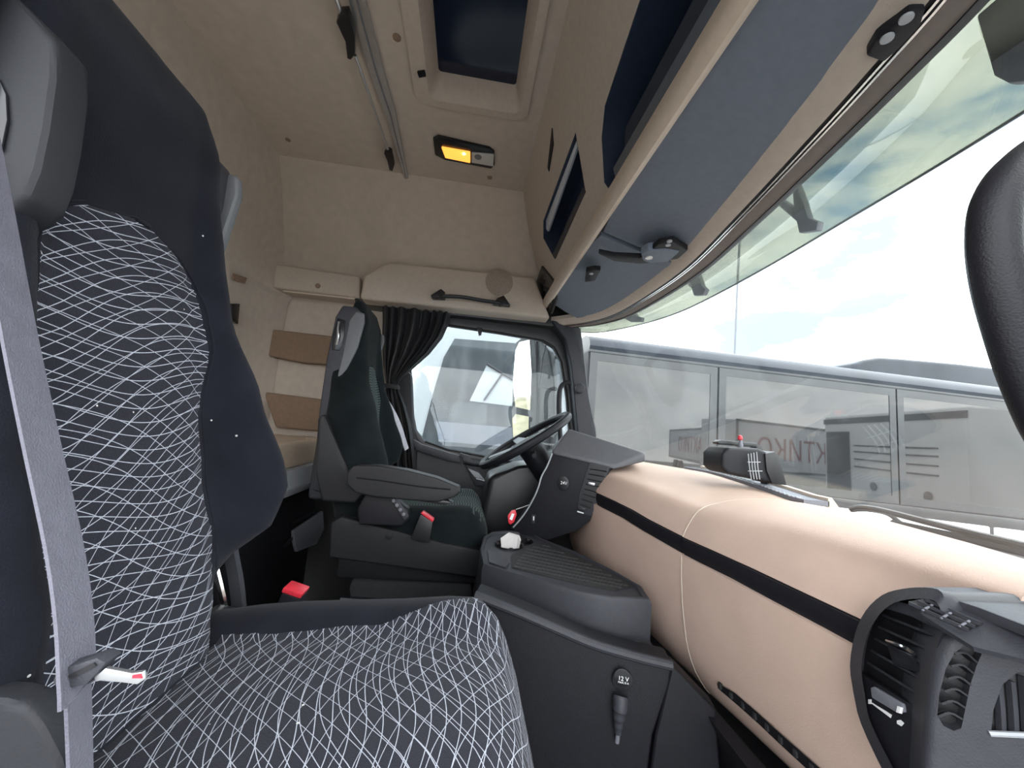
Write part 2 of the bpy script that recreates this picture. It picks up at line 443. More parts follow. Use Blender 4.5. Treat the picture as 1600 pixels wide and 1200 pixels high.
cp = tag(prism('control_panel', b, (.02, 0, 0), 'gloss_black', None, bevel=.003), 'small glossy black control panel on the beige rear wall beside the near seat', 'control panel')

# --- driver door with window
DY = 2.16
hole = [(640, 515), (700, 508), (780, 520), (848, 532), (866, 543), (877, 565), (886, 620), (892, 690), (892, 745), (830, 728), (770, 716), (700, 703), (664, 690), (650, 672), (644, 640)]
ring = [(600, 472), (700, 487), (780, 495), (862, 506), (884, 520), (898, 555), (905, 620), (912, 690), (920, 775), (835, 742), (770, 729), (697, 714), (655, 700), (632, 680), (622, 640)]
H = [at(x, y, y=DY) for x, y in hole]; Rg = [at(x, y, y=DY) for x, y in ring]
door = empty('door_1', (0.1, DY, .3)); struct(door, 'driver door with dark trim, window and black frame')
n = len(H)
vs = Rg + H + [p + V(0, .05, 0) for p in Rg] + [p + V(0, .05, 0) for p in H]
fs = []
for i in range(n):
    j = (i + 1) % n
    fs += [(i, j, n + j, n + i), (2 * n + i, 3 * n + i, 3 * n + j, 2 * n + j), (n + i, n + j, 3 * n + j, 3 * n + i), (j, i, 2 * n + i, 2 * n + j)]
raw('window_frame', vs, fs, 'satin_black', door, W0(door), bevel=.006)
low = [at(x, y, y=DY - .01) for x, y in ((628, 660), (655, 695), (697, 708), (770, 722), (835, 735), (925, 760))]
low += [V(low[-1].x, DY - .01, .1), V(-.5, DY - .01, .1), V(-.5, DY - .01, .95)]
prism('door_panel', [p + V(0, .05, 0) for p in low], (0, -.05, 0), 'door_grey', door, bevel=.012, seg=3)
gl = prism('window_pane', [p + V(0, .03, 0) for p in H], (0, .004, 0), 'door_glass', door)
# inner rubber bead and blind hook
tube('window_bead', H[1:13], .006, 'rubber', door, seg=6, smooth=0)
prism('blind_hook', [at(x, y, y=DY - .005) for x, y in ((745, 512), (754, 513), (752, 524), (748, 525))], (0, -.012, 0), 'satin_black', door, bevel=.002)
# sloping lip along the sill, pull handle with bright lever
prism('sill_lip', [at(x, y, y=DY - .06) for x, y in ((640, 682), (658, 694), (700, 707), (718, 712), (720, 724), (700, 720), (650, 704))], (0, .05, 0), 'grey_plastic', door, bevel=.006)
hd = prism('handle_recess', [at(x, y, y=DY - .07) for x, y in ((719, 708), (733, 712), (757, 752), (788, 758), (783, 766), (742, 759))], (0, .04, 0), 'grey_plastic', door, bevel=.004)
tube('pull_bar', [at(725, 722, y=DY - .09), at(745, 726, y=DY - .10), at(790, 728, y=DY - .08)], .011, 'dark_plastic', door)
prism('release_lever', [at(x, y, y=DY - .085) for x, y in ((731, 732), (748, 739), (757, 750), (742, 746))], (0, .012, 0), 'light_grey', door, bevel=.002)
tube('release_bar', [at(744, 748, y=DY - .09), at(782, 759, y=DY - .09)], .003, 'silver', door, smooth=0)

# --- door-side pillar behind the window (B pillar) and the windscreen pillar
tb = [at(x, y, y=2.12) for x, y in ((622, 560), (642, 585), (645, 665), (652, 690), (648, 760), (630, 760), (618, 640))]
struct(prism('trim_1', [p + V(0, .08, 0) for p in tb], (0, -.08, 0), 'dark_plastic', None, bevel=.01), 'dark plastic pillar trim behind the driver window')
ap = [at(x, y, y=2.08) for x, y in ((862, 500), (890, 504), (908, 512), (914, 560), (921, 620), (932, 672), (934, 700), (905, 700), (899, 640), (893, 575), (884, 530), (870, 512))]
apo = struct(prism('trim_2', [p + V(0, .14, 0) for p in ap], (0, -.14, 0), 'grey_plastic', None, bevel=.012, seg=3), 'grey windscreen pillar trim beside the driver window')
kb = disc('pillar_knob', at(905, 608, y=2.07), (-.2, -1, 0), .026, .06, 'grey_plastic', apo, seg=20, bevel=.006)
# grab handle on the driver side pillar
gh = [at(x, y, y=2.02) for x, y in ((892, 598), (882, 599), (875, 608), (873, 630), (874, 660), (876, 690))]
tag(tube('grab_handle', gh, .013, 'dark_plastic'), 'slim black grab handle on the pillar behind the steering wheel', 'handle')

# --- windscreen
TOP = [(.50, 2.13), (.57, 2.06), (.66, 1.96), (.735, 1.79), (.765, 1.5), (.765, 1.2), (.72, .90), (.675, .65), (.64, .48), (.60, .33), (.50, .10)]
BOT = [(.66, 2.12), (.72, 2.05), (.84, 1.93), (.96, 1.75), (1.04, 1.45), (1.06, 1.15), (1.03, .85), (.97, .62), (.90, .46), (.82, .32), (.66, .10)]
def rail(dx=0, dz=0):
    return smooth_path([(x + dx, y, 1.605 + dz) for x, y in TOP], 5)
topc = rail(); botc = smooth_path([(x, y, .84) for x, y in BOT], 5)
rows = []
for k in range(9):
    t = k / 8
    rows.append([a.lerp(b, t) + V(.035 * math.sin(math.pi * t), 0, 0) for a, b in zip(topc, botc)])
win = loft('window_1', rows, 'windscreen_glass', closed=False, solid=.006)
struct(win, 'wide curved windscreen in front of the dashboard')
def strip(name, off, mat, parent=None, bevel=.0):
    """moulding swept along the windscreen header; off = closed section of (dx, dz)"""
    c = rail()
    secs = [[V(p.x + a, p.y, p.z + b) for a, b in off] for p in c]
    return loft(name, secs, mat, parent, ang=40)
hdr = empty('trim_3', (.7, 1.1, 1.62)); struct(hdr, 'windscreen header moulding with twin blind rails')
strip('rubber_edge', [(.004, -.004), (.004, .02), (-.012, .02), (-.012, -.006)], 'satin_black', hdr)
strip('brown_moulding', [(-.012, -.003), (-.012, .02), (-.046, .02), (-.046, .004), (-.030, -.002)], 'moulding', hdr)
strip('blind_rail', [(-.047, .000), (-.047, .006), (-.051, .006), (-.051, .000)], 'chrome', hdr)
strip('blind_rail', [(-.055, .001), (-.055, .007), (-.059, .007), (-.059, .001)], 'chrome', hdr)
strip('rail_groove', [(-.046, .006), (-.046, .02), (-.066, .02), (-.066, .006)], 'satin_black', hdr)
strip('cream_moulding', [(-.066, .004), (-.066, .03), (-.115, .05), (-.115, .03), (-.09, .010)], 'headliner_trim', hdr)

# ================================================================== OVERHEAD CONSOLE
oc = empty('overhead_console', (.36, 1.1, 1.7)); tag(oc, 'cream overhead storage console running above the windscreen', 'console')
# face plane leaning back from the beam to the ceiling
FP = (V(.37, 0, 1.715), V(-(2.2 - 1.715), 0, -(.37 - .17)).normalized())
def fp(x, y, d=0): return at(x, y, plane=(FP[0] + FP[1] * -d, FP[1]))
NF = FP[1]            # points towards the cabin
if NF.x > 0: NF = -NF
fb, ft = V(.372, 0, 1.71), V(.165, 0, 2.205)
face = prism('fascia', [fb + V(0, .02, 0), fb + V(0, 2.03, 0), ft + V(0, 1.90, 0), ft + V(0, .02, 0)], -NF * .03, 'headliner_trim', oc)
# lower beam
bs = [(.352, 1.742), (.346, 1.705), (.350, 1.682), (.363, 1.674), (.378, 1.680), (.388, 1.70), (.388, 1.75)]
loft('beam', [[(x, y, z) for x, z in bs] for y in (.02, .4, .8, 1.2, 1.6, 1.9, 2.04)], 'cream', oc, ang=50)
# openings: a long locker, a short locker and the switch panel
o1 = [fp(x, y) for x, y in ((945, 165), (940, 215), (944, 285), (950, 294), (966, 294))]
o1 = [V(0, .08, 0) + V(fp(1000, 0).x, 0, fp(1000, 0).z)] + [fp(1000, 0)] + o1 + [V(fp(966, 294).x, .08, fp(966, 294).z)]
o2 = [fp(x, y) for x, y in ((900, 206), (915, 298), (866, 404), (849, 372), (849, 345))]
o3 = [fp(x, y) for x, y in ((849, 415), (874, 446), (860, 490), (842, 490), (835, 455))]
for poly in (o1, o2):
    cut(face, [p + NF * .05 for p in poly], -NF * .1)
def recess(name, poly, depth, mat, parent):
    c = sum(poly, V(0, 0, 0)) / len(poly); k = len(poly)
    a = poly; bk = [c + (p - c) * .94 - NF * depth for p in poly]
    fs = [(i, (i + 1) % k, k + (i + 1) % k, k + i) for i in range(k)] + [tuple(range(k, 2 * k))]
    return raw(name, list(a) + bk, fs, mat, parent, W0(parent), solid=.003, ang=30)
recess('locker_bay', o1, .14, 'locker_blue', oc)
recess('locker_bay', o2, .10, 'locker_blue', oc)
def inner(poly, k): 
    c = sum(poly, V(0, 0, 0)) / len(poly); return [c + (p - c) * k for p in poly]
# folding flaps inside the lockers
la, lb = V(o1[-1].x, .08, o1[-1].z), fp(966, 294)
up = (ft - fb).normalized()
prism('locker_flap', [la + up * .020, lb + up * .020, lb + up * .062 - NF * .004, la + up * .062 - NF * .004], -NF * .012, 'locker_edge', oc, bevel=.003)
prism('locker_net', [la + up * .07 - NF * .03, lb + up * .07 - NF * .03 + V(0, -.03, 0), lb + up * .14 - NF * .05 + V(0, -.05, 0), la + up * .14 - NF * .05], -NF * .006, 'cloth_sky', oc)
prism('locker_flap', [fp(899, 208, .012), fp(902, 228, .012), fp(856, 362, .012), fp(849, 352, .012)], -NF * .01, 'board_white', oc, bevel=.002)
prism('locker_lip', [fp(914, 300, -.004), fp(867, 405, -.004), fp(863, 398, -.004), fp(911, 292, -.004)], -NF * .006, 'grey_plastic', oc)
sp3 = prism('switch_panel', [p + NF * .012 for p in o3], -NF * .03, 'gloss_black', oc, bevel=.004)
for (x, y) in ((847, 440), (853, 452), (847, 466), (856, 474)):
    q = [fp(x + a, y + b_, -.014) for a, b_ in ((-3, -5), (4, -2), (3, 5), (-4, 2))]
    prism('switch', q, -NF * .006, 'dark_plastic', oc, bevel=.001)
q = [fp(x, y, -.006) for x, y in ((862, 200), (864, 226), (857, 268), (855, 262), (858, 235))]
prism('latch', q, -NF * .01, 'dark_plastic', oc, bevel=.001)

# --- sun visors between the beam and the windscreen header
def visor_panel(name, y0, y1, label, mat='visor_grey'):
    c = [p for p in rail()]
    def header_x(y):
        for a, b in zip(c, c[1:]):
            if a.y >= y >= b.y: return lerp(a.x, b.x, (a.y - y) / max(1e-6, a.y - b.y))
        return c[0].x if y > c[0].y else c[-1].x
    ys = [lerp(y0, y1, i / 12) for i in range(13)]
    secs = []
    for i, y in enumerate(ys):
        hx = header_x(y) - .098
        e_ = .012 if i in (0, 12) else 0
        secs.append([(.384 + e_, y, 1.692), (lerp(.384, hx, .5), y, 1.655), (hx - e_, y, 1.628), (hx - e_, y, 1.642), (lerp(.384, hx, .5), y, 1.671), (.384 + e_, y, 1.707)])
    o = loft(name, secs, mat, None, ang=30)
    return tag(o, label, 'sun visor', 'grey sun visors under the overhead console')
va = visor_panel('sun_visor', .05, 1.20, 'long dark grey sun visor folded up on the near side above the windscreen')
vb = visor_panel('sun_visor', 1.225, 1.98, 'short dark grey sun visor folded up at the far corner above the driver window')
def hinge(name, visor, pts, holes, z=1.66, th=.02):
    b_ = prism(name, [at(x, y, z=z) for x, y in pts], (0, 0, -th), 'dark_plastic', visor, bevel=.004)
    for x, y in holes:
        disc('screw', at(x, y, z=z - th), (0, 0, -1), .008, .004, 'light_grey', b_, seg=14)
    return b_
hb = hinge('hinge_arm', va, [(935, 388), (960, 393), (1000, 395), (1030, 372), (1052, 368), (1075, 382), (1060, 396), (1025, 402), (1000, 404), (960, 400)], [(1046, 376), (1044, 382)], z=1.625)
lp = prism('lamp_pod', [at(x, y, z=1.60) for x, y in ((1001, 398), (1012, 392), (1040, 390), (1062, 394), (1044, 410), (1015, 412), (1005, 408))], (0, 0, .03), 'visor_grey', vb, bevel=.006)
disc('lamp_lens', at(1014, 402, z=1.60), (0, 0, -1), .012, .004, 'clear_lens', lp, seg=18)
hinge('visor_clip', vb, [(916, 417), (928, 414), (939, 415), (930, 432), (914, 434)], [(924, 427)], z=1.655)
hinge('hinge_bracket', va, [(1353, 70), (1368, 45), (1420, 0), (1445, -5), (1438, 20), (1400, 62), (1380, 80)], [(1386, 58), (1416, 27)], z=1.62)

# outer roof skin, header panel and the near side wall above the door opening
struct(box('ceiling', (-1.2, -.02, 2.30), (.78, 2.25, 2.34), 'white_paint', None, bevel=0), 'outer roof skin of the cab')
hp_ = [[V(p.x - .004, p.y, 1.628), V(p.x - .02, p.y, 2.30)] for p in rail()]
struct(loft('trim_5', hp_, 'dark_plastic', closed=False, solid=.01), 'roof front panel above the windscreen')
struct(loft('wall_right', [[(x, 2.17 - y, z) for y, z in prof] for x in (-1.10, -.5, 0, .42, .62)], 'headliner', closed=False, solid=.02), 'beige padded side wall above the passenger door opening')
struct(box('trim_6', (-.62, 2.10, 1.60), (.56, 2.22, 1.74), 'satin_black', None, bevel=.01), 'dark filler trim over the driver window')

# ================================================================== CEILING FITTINGS
hat = empty('roof_hatch', ((HX0 + HX1) / 2, (HY0 + HY1) / 2, 2.2)); tag(hat, 'dark tinted roof hatch in a beige frame on the ceiling', 'roof hatch')
def rrect(x0, x1, y0, y1, r, z, n=5):
    pts = []
    for cx, cy, a0 in ((x1 - r, y1 - r, 0), (x0 + r, y1 - r, 90), (x0 + r, y0 + r, 180), (x1 - r, y0 + r, 270)):
        for k in range(n + 1):
            a = math.radians(a0 + 90 * k / n); pts.append(V(cx + r * math.cos(a), cy + r * math.sin(a), z))
    return pts
loft('hatch_frame', [rrect(HX0 - .085, HX1 + .06, HY0 - .08, HY1 + .08, .05, 2.205), rrect(HX0 - .083, HX1 + .058, HY0 - .078, HY1 + .078, .05, 2.188), rrect(HX0 - .03, HX1 + .03, HY0 - .03, HY1 + .04, .035, 2.183),
     rrect(HX0 - .02, HX1 + .02, HY0 - .02, HY1 + .03, .03, 2.20), rrect(HX0 - .002, HX1 + .002, HY0 - .002, HY1 + .002, .012, 2.262), rrect(HX0 - .002, HX1 + .002, HY0 - .002, HY1 + .002, .012, 2.275)], 'headliner_trim', hat, caps=False)
prism('hatch_pane', rrect(HX0 - .004, HX1 + .004, HY0 - .004, HY1 + .004, .01, 2.266), (0, 0, .008), 'hatch_glass', hat)
prism('hatch_latch', [at(x, y, z=2.185) for x, y in ((652, 110), (664, 108), (666, 117), (655, 119))], (0, 0, -.008), 'dark_plastic', hat, bevel=.002)

dl = empty('dome_light', at(725, 235, z=2.2)); tag(dl, 'black ceiling lamp with one amber lit lens beside the hatch', 'lamp')
def zq(pts, z=2.2): return [at(x, y, z=z) for x, y in pts]
prism('housing', zq(((677, 213), (684, 209), (765, 228), (773, 234), (773, 254), (768, 260), (695, 246), (680, 238))), (0, 0, -.014), 'gloss_black', dl, bevel=.005)
a = prism('amber_lens', zq(((690, 228), (735, 236), (735, 252), (696, 244)), 2.186), (0, 0, -.010), 'amber_lens', dl, bevel=.003)
disc('bulb', at(725, 240, z=2.176), (0, 0, -1), .006, .003, 'bulb', dl, seg=12)
prism('clear_lens', zq(((737, 237), (772, 240), (771, 258), (737, 252)), 2.186), (0, 0, -.008), 'clear_lens', dl, bevel=.003)
disc('reading_lens', at(747, 245, z=2.178), (0, 0, -1), .016, .003, 'mid_grey', dl, seg=18)

cr_ = empty('ceiling_rail', (-.43, 1.1, 2.19)); tag(cr_, 'silver ceiling rail with thin rod running across the headliner', 'rail')
rl = [(543, -8, 568, -8), (576, 110, 597, 105), (602, 180, 618, 178), (628, 262, 634, 262), (636, 296, 641, 296)]
secs = []
for a_, b_, c_, d_ in rl:
    p, q = at(a_, b_, z=2.185), at(c_, d_, z=2.185)
    secs.append([p + V(0, 0, .012), p, q, q + V(0, 0, .012)])
near = [v + (secs[0][i] - secs[1][i]).normalized() * .6 for i, v in enumerate(secs[0])]
loft('rail_bar', [near] + secs, 'silver', cr_)
secs2 = []
for s in [near] + secs:
    m = (s[1] + s[2]) / 2; w_ = (s[2] - s[1]) * .06
    secs2.append([m - w_, m + w_, m + w_ - V(0, 0, .002), m - w_ - V(0, 0, .002)])
loft('rail_groove', secs2, 'mid_grey', cr_)
def zr(x, y, z=2.165): return at(x, y, z=z)
d0 = zr(555, 86) ; d1 = zr(606, 233)
tube('rod', [zr(521, -12), zr(535, 25)], .007, 'silver', cr_, smooth=0)
tube('rod', [d0, d1], .005, 'silver', cr_, smooth=0)
prism('rod_bracket', zq(((527, 24), (534, 9), (546, 8), (552, 30), (556, 46), (556, 75), (550, 84), (544, 82), (541, 55), (534, 40)), 2.178), (0, 0, -.024), 'satin_black', cr_, bevel=.004)
prism('rod_bracket', zq(((601, 234), (608, 229), (613, 232), (617, 252), (614, 262), (609, 260), (606, 246)), 2.178), (0, 0, -.02), 'satin_black', cr_, bevel=.003)

# wall grab handle above the door
wg = empty('wall_handle', at(735, 466, y=2.03)); tag(wg, 'black grab handle on the beige storage panel above the driver door', 'handle')
hp = [at(x, y, y=1.955) for x, y in ((690, 463), (720, 464), (750, 469), (782, 474))]
tube('grip', [hp[0] + V(0, .03, 0)] + hp + [hp[-1] + V(0, .03, 0)], .010, 'satin_black', wg)
for pts in (((674, 466), (690, 456), (696, 461), (696, 470), (676, 469)), ((776, 470), (786, 466), (796, 481), (770, 478))):
    prism('mount', [at(x, y, y=2.002) for x, y in pts], (0, -.05, 0), 'satin_black', wg, bevel=.004)

# ================================================================== CURTAIN
cu = empty('curtain', at(610, 690, y=2.10)); tag(cu, 'black window curtain gathered by a tie beside the driver seat', 'curtain')
def fold_rows(rows, nf, amp, y=2.09, N=64):
    secs = []
    for (py, l, r, k, pyr) in rows:
        sec = []
        for i in range(N + 1):
            t = i / N; px = lerp(l, r, t); pv = lerp(py, pyr, t)
            p = at(px, pv, y=y)
            ph = 2 * math.pi * nf * (t + .06 * math.sin(7 * t))
            sec.append(p + V(.3 * amp * k * math.cos(ph * 1.3), amp * k * (math.sin(ph) + .4 * math.sin(2.3 * ph + 1)), 0))
        secs.append(sec)
    return secs
up_rows = [(474, 596, 704, 1, 486), (500, 596, 700, 1.1, 505), (525, 595, 690, 1.1, 527), (550, 596, 670, 1.0, 552), (572, 598, 646, .85, 574), (590, 601, 628, .6, 590), (601, 603, 621, .4, 602)]
dn_rows = [(602, 603, 621, .4, 603), (615, 600, 626, .6, 616), (635, 598, 634, .8, 636), (665, 597, 642, 1, 666), (700, 597, 647, 1.1, 702), (735, 598, 650, 1.1, 736)]
def thick(secs): return [s + [q + V(0, .004, 0) for q in reversed(s)] for s in secs]
loft('drape', thick(fold_rows(up_rows, 8, .016)), 'curtain_cloth', cu, ang=80)
loft('tail', thick(fold_rows(dn_rows, 6, .016)), 'curtain_cloth', cu, ang=80)
tb0 = [at(x, y, y=2.08) for x, y in ((600, 599), (624, 602), (624, 609), (600, 606))]
prism('tie_band', [p + V(0, .03, 0) for p in tb0], (0, -.06, 0), 'curtain_cloth', cu, bevel=.006)

# ================================================================== BUNK
bk = empty('bunk', (-.9, 1.2, .2)); tag(bk, 'sleeper bunk behind the seats with beige mattress, pale board and dark lockers', 'bunk')
box('mattress', (-1.10, .05, .765), (-.69, 2.17, .872), 'mattress', bk, bevel=.03, seg=4)
for (x0, y0, x1, y1) in ((447, 678, 490, 682), (450, 690, 505, 684), (470, 676, 480, 690)):
    tube('quilt_seam', [at(x0, y0, z=.873), at((x0 + x1) / 2, (y0 + y1) / 2 - 2, z=.873), at(x1, y1, z=.873)], .0025, 'cream', bk, seg=6)
box('bed_board', (-1.1, .05, .66), (-.675, 2.17, .765), 'board_white', bk, bevel=.006)
box('board_lip', (-.675, .05, .668), (-.668, 2.16, .69), 'light_grey', bk, bevel=.002)
lk = box('locker', (-1.1, .05, .0), (-.70, 2.03, .655), 'dark_plastic', bk, bevel=.008)
prism('locker_handle', [at(x, y, x=-.695) for x, y in ((454, 829), (500, 798), (502, 826), (490, 850), (459, 862), (455, 846))], (.016, 0, 0), 'mid_grey', bk, bevel=.005)
prism('locker_groove', [at(x, y, x=-.695) for x, y in ((454, 814), (492, 797), (492, 801), (454, 820))], (.008, 0, 0), 'satin_black', bk, bevel=.001)
prism('locker_groove', [at(x, y, x=-.695) for x, y in ((443, 850), (456, 838), (456, 842), (443, 856))], (.008, 0, 0), 'satin_black', bk, bevel=.001)

# ================================================================== SEATS
ZC = [( .63, -.31), (.70, -.32), (.80, -.35), (.90, -.375), (1.02, -.40), (1.15, -.425), (1.28, -.435), (1.38, -.435), (1.45, -.455), (1.49, -.49)]     # front line
ZW = [( .63, .15), (.68, .17), (.74, .205), (.80, .235), (.87, .25), (.94, .245), (1.02, .225), (1.12, .195), (1.22, .175), (1.32, .16), (1.41, .147), (1.455, .128), (1.475, .10), (1.488, .06)]
ZB = [( .63, -.12), (.70, -.09), (.76, -.01), (.82, .06), (.88, .085), (1.0, .06), (1.15, .03), (1.25, .02), (1.35, .005), (1.5, 0)]
ZT = [( .63, .16), (.8, .17), (1.1, .13), (1.35, .10), (1.49, .03)]
ZP = [( .68, .120), (.80, .126), (.95, .118), (1.08, .124), (1.14, .118), (1.18, .10), (1.205, .065), (1.216, .012)]      # patterned panel half width
FARW = [(-.33, .145), (-.2, .155), (-.1, .175), (-.02, .205), (.05, .232), (.09, .22), (.12, .19)]
NEARW = [(-.33, .14), (0, .135), (.06, .14), (.12, .15)]
def lin_(tab, x):
    if x <= tab[0][0]: return tab[0][1]
    for (a, b), (c, d) in zip(tab, tab[1:]):
        if x <= c: return lerp(b, d, (x - a) / (c - a))
    return tab[-1][1]
ZBN = [( .63, .02), (.72, .06), (.85, .085), (1.0, .06), (1.15, .03), (1.25, .02), (1.35, .005), (1.5, 0)]
ZWN = [( .63, .20), (.70, .225), (.80, .25), (.87, .25), (.94, .245), (1.02, .225), (1.12, .195), (1.22, .175), (1.32, .16), (1.41, .147), (1.455, .128), (1.475, .10), (1.488, .06)]
def back_w(z, s): return interp(ZWN if s < 0 else ZW, z)
def back_x(z, s):
    xf = interp(ZC, z); b_ = interp(ZBN if s < 0 else ZB, z); a = abs(s)
    k = max(0, min(1, (a - .50) / .25)); k = k * k * (3 - 2 * k)
    x = xf + b_ * k - .012 * (1 - min(1, a / .45) ** 2) * (1 if z < 1.25 else .3) * -1 * 0
    e_ = .30
    if a > 1 - e_:
        q = (a - (1 - e_)) / e_; x -= min(.09, interp(ZT, z) * .5) * (1 - math.sqrt(max(0, 1 - q * q)))
    return x
def make_seat(name, panel_mat, fab, loc, skew=0):
    r = empty(name, (0, 0, 0))
    zs = [lerp(.63, 1.44, i / 40) for i in range(41)] + [1.455, 1.465, 1.475, 1.483, 1.488]
    ss = [math.sin(math.pi / 2 * t) for t in [lerp(-1, 1, i / 48) for i in range(49)]]
    secs = []
    for z in zs:
        t = interp(ZT, z)
        f = [V(back_x(z, s), s * back_w(z, s), z) for s in ss]
        xr = interp(ZC, z) - t
        bkp = [V(xr + .5 * min(.09, t * .5) * abs(s) ** 4, s * back_w(z, s) * .96, z) for s in reversed(ss[::3])]
        secs.append(f + bkp)
    loft('backrest', secs, fab, r, ang=60)
    # patterned centre panel, slightly proud
    zz = [lerp(.672, 1.216, i / 40) for i in range(41)]
    ps, uv = [], []
    for z in zz:
        pw = interp(ZP, z); row, ur = [], []
        for i in range(15):
            y = lerp(-pw, pw, i / 14); ed = .005 - .007 * max(0, (abs(i - 7) - 5) / 2)
            row.append(V(back_x(z, y / back_w(z, y)) + ed, y, z)); ur.append((y, z))
        ps.append(row); uv.append(ur)
    loft('back_panel', ps, panel_mat, r, closed=False, uvs=uv, ang=70)
    tube('back_piping', [p + V(.001, 0, 0) for p in ([row[0] for row in ps] + list(ps[-1]) + [row[-1] for row in reversed(ps)])], .0028, fab, r, seg=6, smooth=0)
    # cushion: sections across, lofted front to back
    XS = [-.36, -.30, -.24, -.16, -.08, 0, .04, .07, .09, .103, .112, .115]
    ZTOP = [(-.36, .655), (-.28, .662), (-.1, .668), (.0, .678), (.05, .678), (.08, .668), (.10, .645), (.112, .61), (.116, .58)]
    WX = [(-.36, .22), (-.25, .245), (-.1, .255), (.04, .25), (.08, .235), (.116, .21)]
    def cz(x, s):
        a = abs(s); k = max(0, min(1, (a - .5) / .25)); k = k * k * (3 - 2 * k)
        z = interp(ZTOP, x) + .026 * k * (1 if x < .05 else max(0, 1 - (x - .05) / .06))
        if a > .78: z -= .05 * (1 - math.sqrt(max(0, 1 - ((a - .78) / .22) ** 2)))
        return z
    secs = []
    for x in XS:
        w = interp(WX, x)
        top = [V(x, s * w, cz(x, s)) for s in ss]
        bot = [V(min(x, .095), s * w * .97, .545) for s in reversed(ss[::3])]
        secs.append(top + bot)
    loft('cushion', secs, fab, r, ang=60)
    ps, uv = [], []
    X2 = [lerp(-.325, .1125, i / 30) for i in range(31)]; run = 0; pz = None
    for x in X2:
        w = interp(WX, x); pf = lin_(FARW, x); pn_ = lin_(FARW, x) if not skew else lin_(NEARW, x)
        z0 = cz(x, 0)
        if pz is not None: run += math.hypot(x - px_, z0 - pz)
        pz, px_ = z0, x
        row, ur = [], []
        for i in range(15):
            y = lerp(-pn_, pf, i / 14); ed = .005 - .007 * max(0, (abs(i - 7) - 5) / 2)
            row.append(V(x + (.003 if x > .1 else 0), y, cz(x, y / w) + ed)); ur.append((y, .66 - run))
        ps.append(row); uv.append(ur)
    loft('cushion_panel', ps, panel_mat, r, closed=False, uvs=uv, ang=70)
    # rear shell and side wings of the headrest
    for sgn in (-1, 1):
        y0 = sgn * .165
        def pl(pts, yy): return [V(x, yy, z) for x, z in pts]
        prism('side_shell', pl([(-.535, .72), (-.40, .70), (-.43, .90), (-.49, 1.04), (-.49, 1.12), (-.465, 1.2), (-.448, 1.33), (-.45, 1.40), (-.47, 1.418), (-.52, 1.418), (-.54, 1.37), (-.55, 1.2), (-.55, 1.0)], y0 + sgn * .015), (0, -sgn * .05, 0), 'grey_plastic', r, bevel=.010, seg=3)
        prism('shell_insert', pl([(-.505, 1.10), (-.47, 1.17), (-.443, 1.26), (-.43, 1.36), (-.435, 1.395), (-.465, 1.40), (-.485, 1.36), (-.492, 1.24)], y0 + sgn * .022), (0, -sgn * .02, 0), 'insert_grey', r, bevel=.008, seg=3)
        hb_ = prism('handle_recess', pl([(-.535, 1.24), (-.503, 1.24), (-.497, 1.30), (-.50, 1.36), (-.53, 1.365), (-.538, 1.30)], y0 + sgn * .019), (0, -sgn * .01, 0), 'gloss_black', r, bevel=.004)
        tube('release_loop', [V(-.518, y0 + sgn * .022, 1.26), V(-.513, y0 + sgn * .03, 1.29), V(-.518, y0 + sgn * .03, 1.32), V(-.521, y0 + sgn * .022, 1.35)], .004, 'silver', r, seg=6)
    prism('rear_shell', [V(-.56, -.15, .68), V(-.56, .15, .68), V(-.555, .15, 1.36), V(-.555, -.15, 1.36)], (.06, 0, 0), 'grey_plastic', r, bevel=.02, seg=3)
    # base: side trim, pedestal, bellows and rails
    for sgn in (-1, 1):
        y0 = sgn * .265
        prism('side_trim', [V(-.42, y0, .52), V(.08, y0, .475), (.10, y0, .50), V(.10, y0, .565), V(-.05, y0, .585), V(-.12, y0, .60), V(-.40, y0, .655), V(-.43, y0, .63)], (0, -sgn * .045, 0), 'arm_grey', r, bevel=.008, seg=3)
        disc('trim_bolt', V(-.23, y0 + sgn * .0, .60), (0, sgn, 0), .012, .004, 'satin_black', r, seg=16)
        tube('seat_rail', [V(-.38, sgn * .20, .36), V(.12, sgn * .20, .345)], .012, 'gloss_black', r, seg=8, smooth=0)
    box('seat_pan', (-.40, -.225, .44), (.08, .225, .55), 'satin_black', r, bevel=.01)
    secs = []
    for k, z in enumerate((.10, .16, .22, .28, .34, .40, .45)):
        g = .015 if k % 2 else 0
        secs.append([V(-.34 - g, -.19 - g, z), V(.06 + g, -.19 - g, z), V(.06 + g, .19 + g, z), V(-.34 - g, .19 + g, z)])
    loft('bellows', secs, 'rubber', r)
    box('base_plate', (-.38, -.21, .0), (.10, .21, .10), 'satin_black', r, bevel=.01)
    return r

# driver seat
DS = V(0, 1.68, .0)
ds = make_seat('driver_seat', 'wave_fabric', 'fabric_teal', DS)
tag(ds, 'far black suspension seat with fold-down armrest facing the steering wheel', 'seat', 'cab seats')
ar = [(-.325, .838), (-.343, .815), (-.34, .775), (-.31, .750), (-.25, .740), (-.12, .736), (-.04, .736), (.015, .755), (.037, .776), (.03, .790), (-.05, .816), (-.15, .834), (-.25, .843)]
am = prism('armrest', [V(x - .035, -.335, z) for x, z in ar], (0, .065, 0), 'arm_grey', ds, bevel=.016, seg=4)
tube('armrest_seam', [V(x - .035, -.336, z) for x, z in ((-.31, .80), (-.22, .795), (-.1, .785), (0, .782))], .003, 'dark_plastic', ds, seg=6)
prism('armrest_pad', [V(x, -.33, z) for x, z in ((-.13, .748), (-.04, .742), (-.02, .735), (-.05, .728), (-.14, .735))], (0, .05, 0), 'satin_black', ds, bevel=.004)
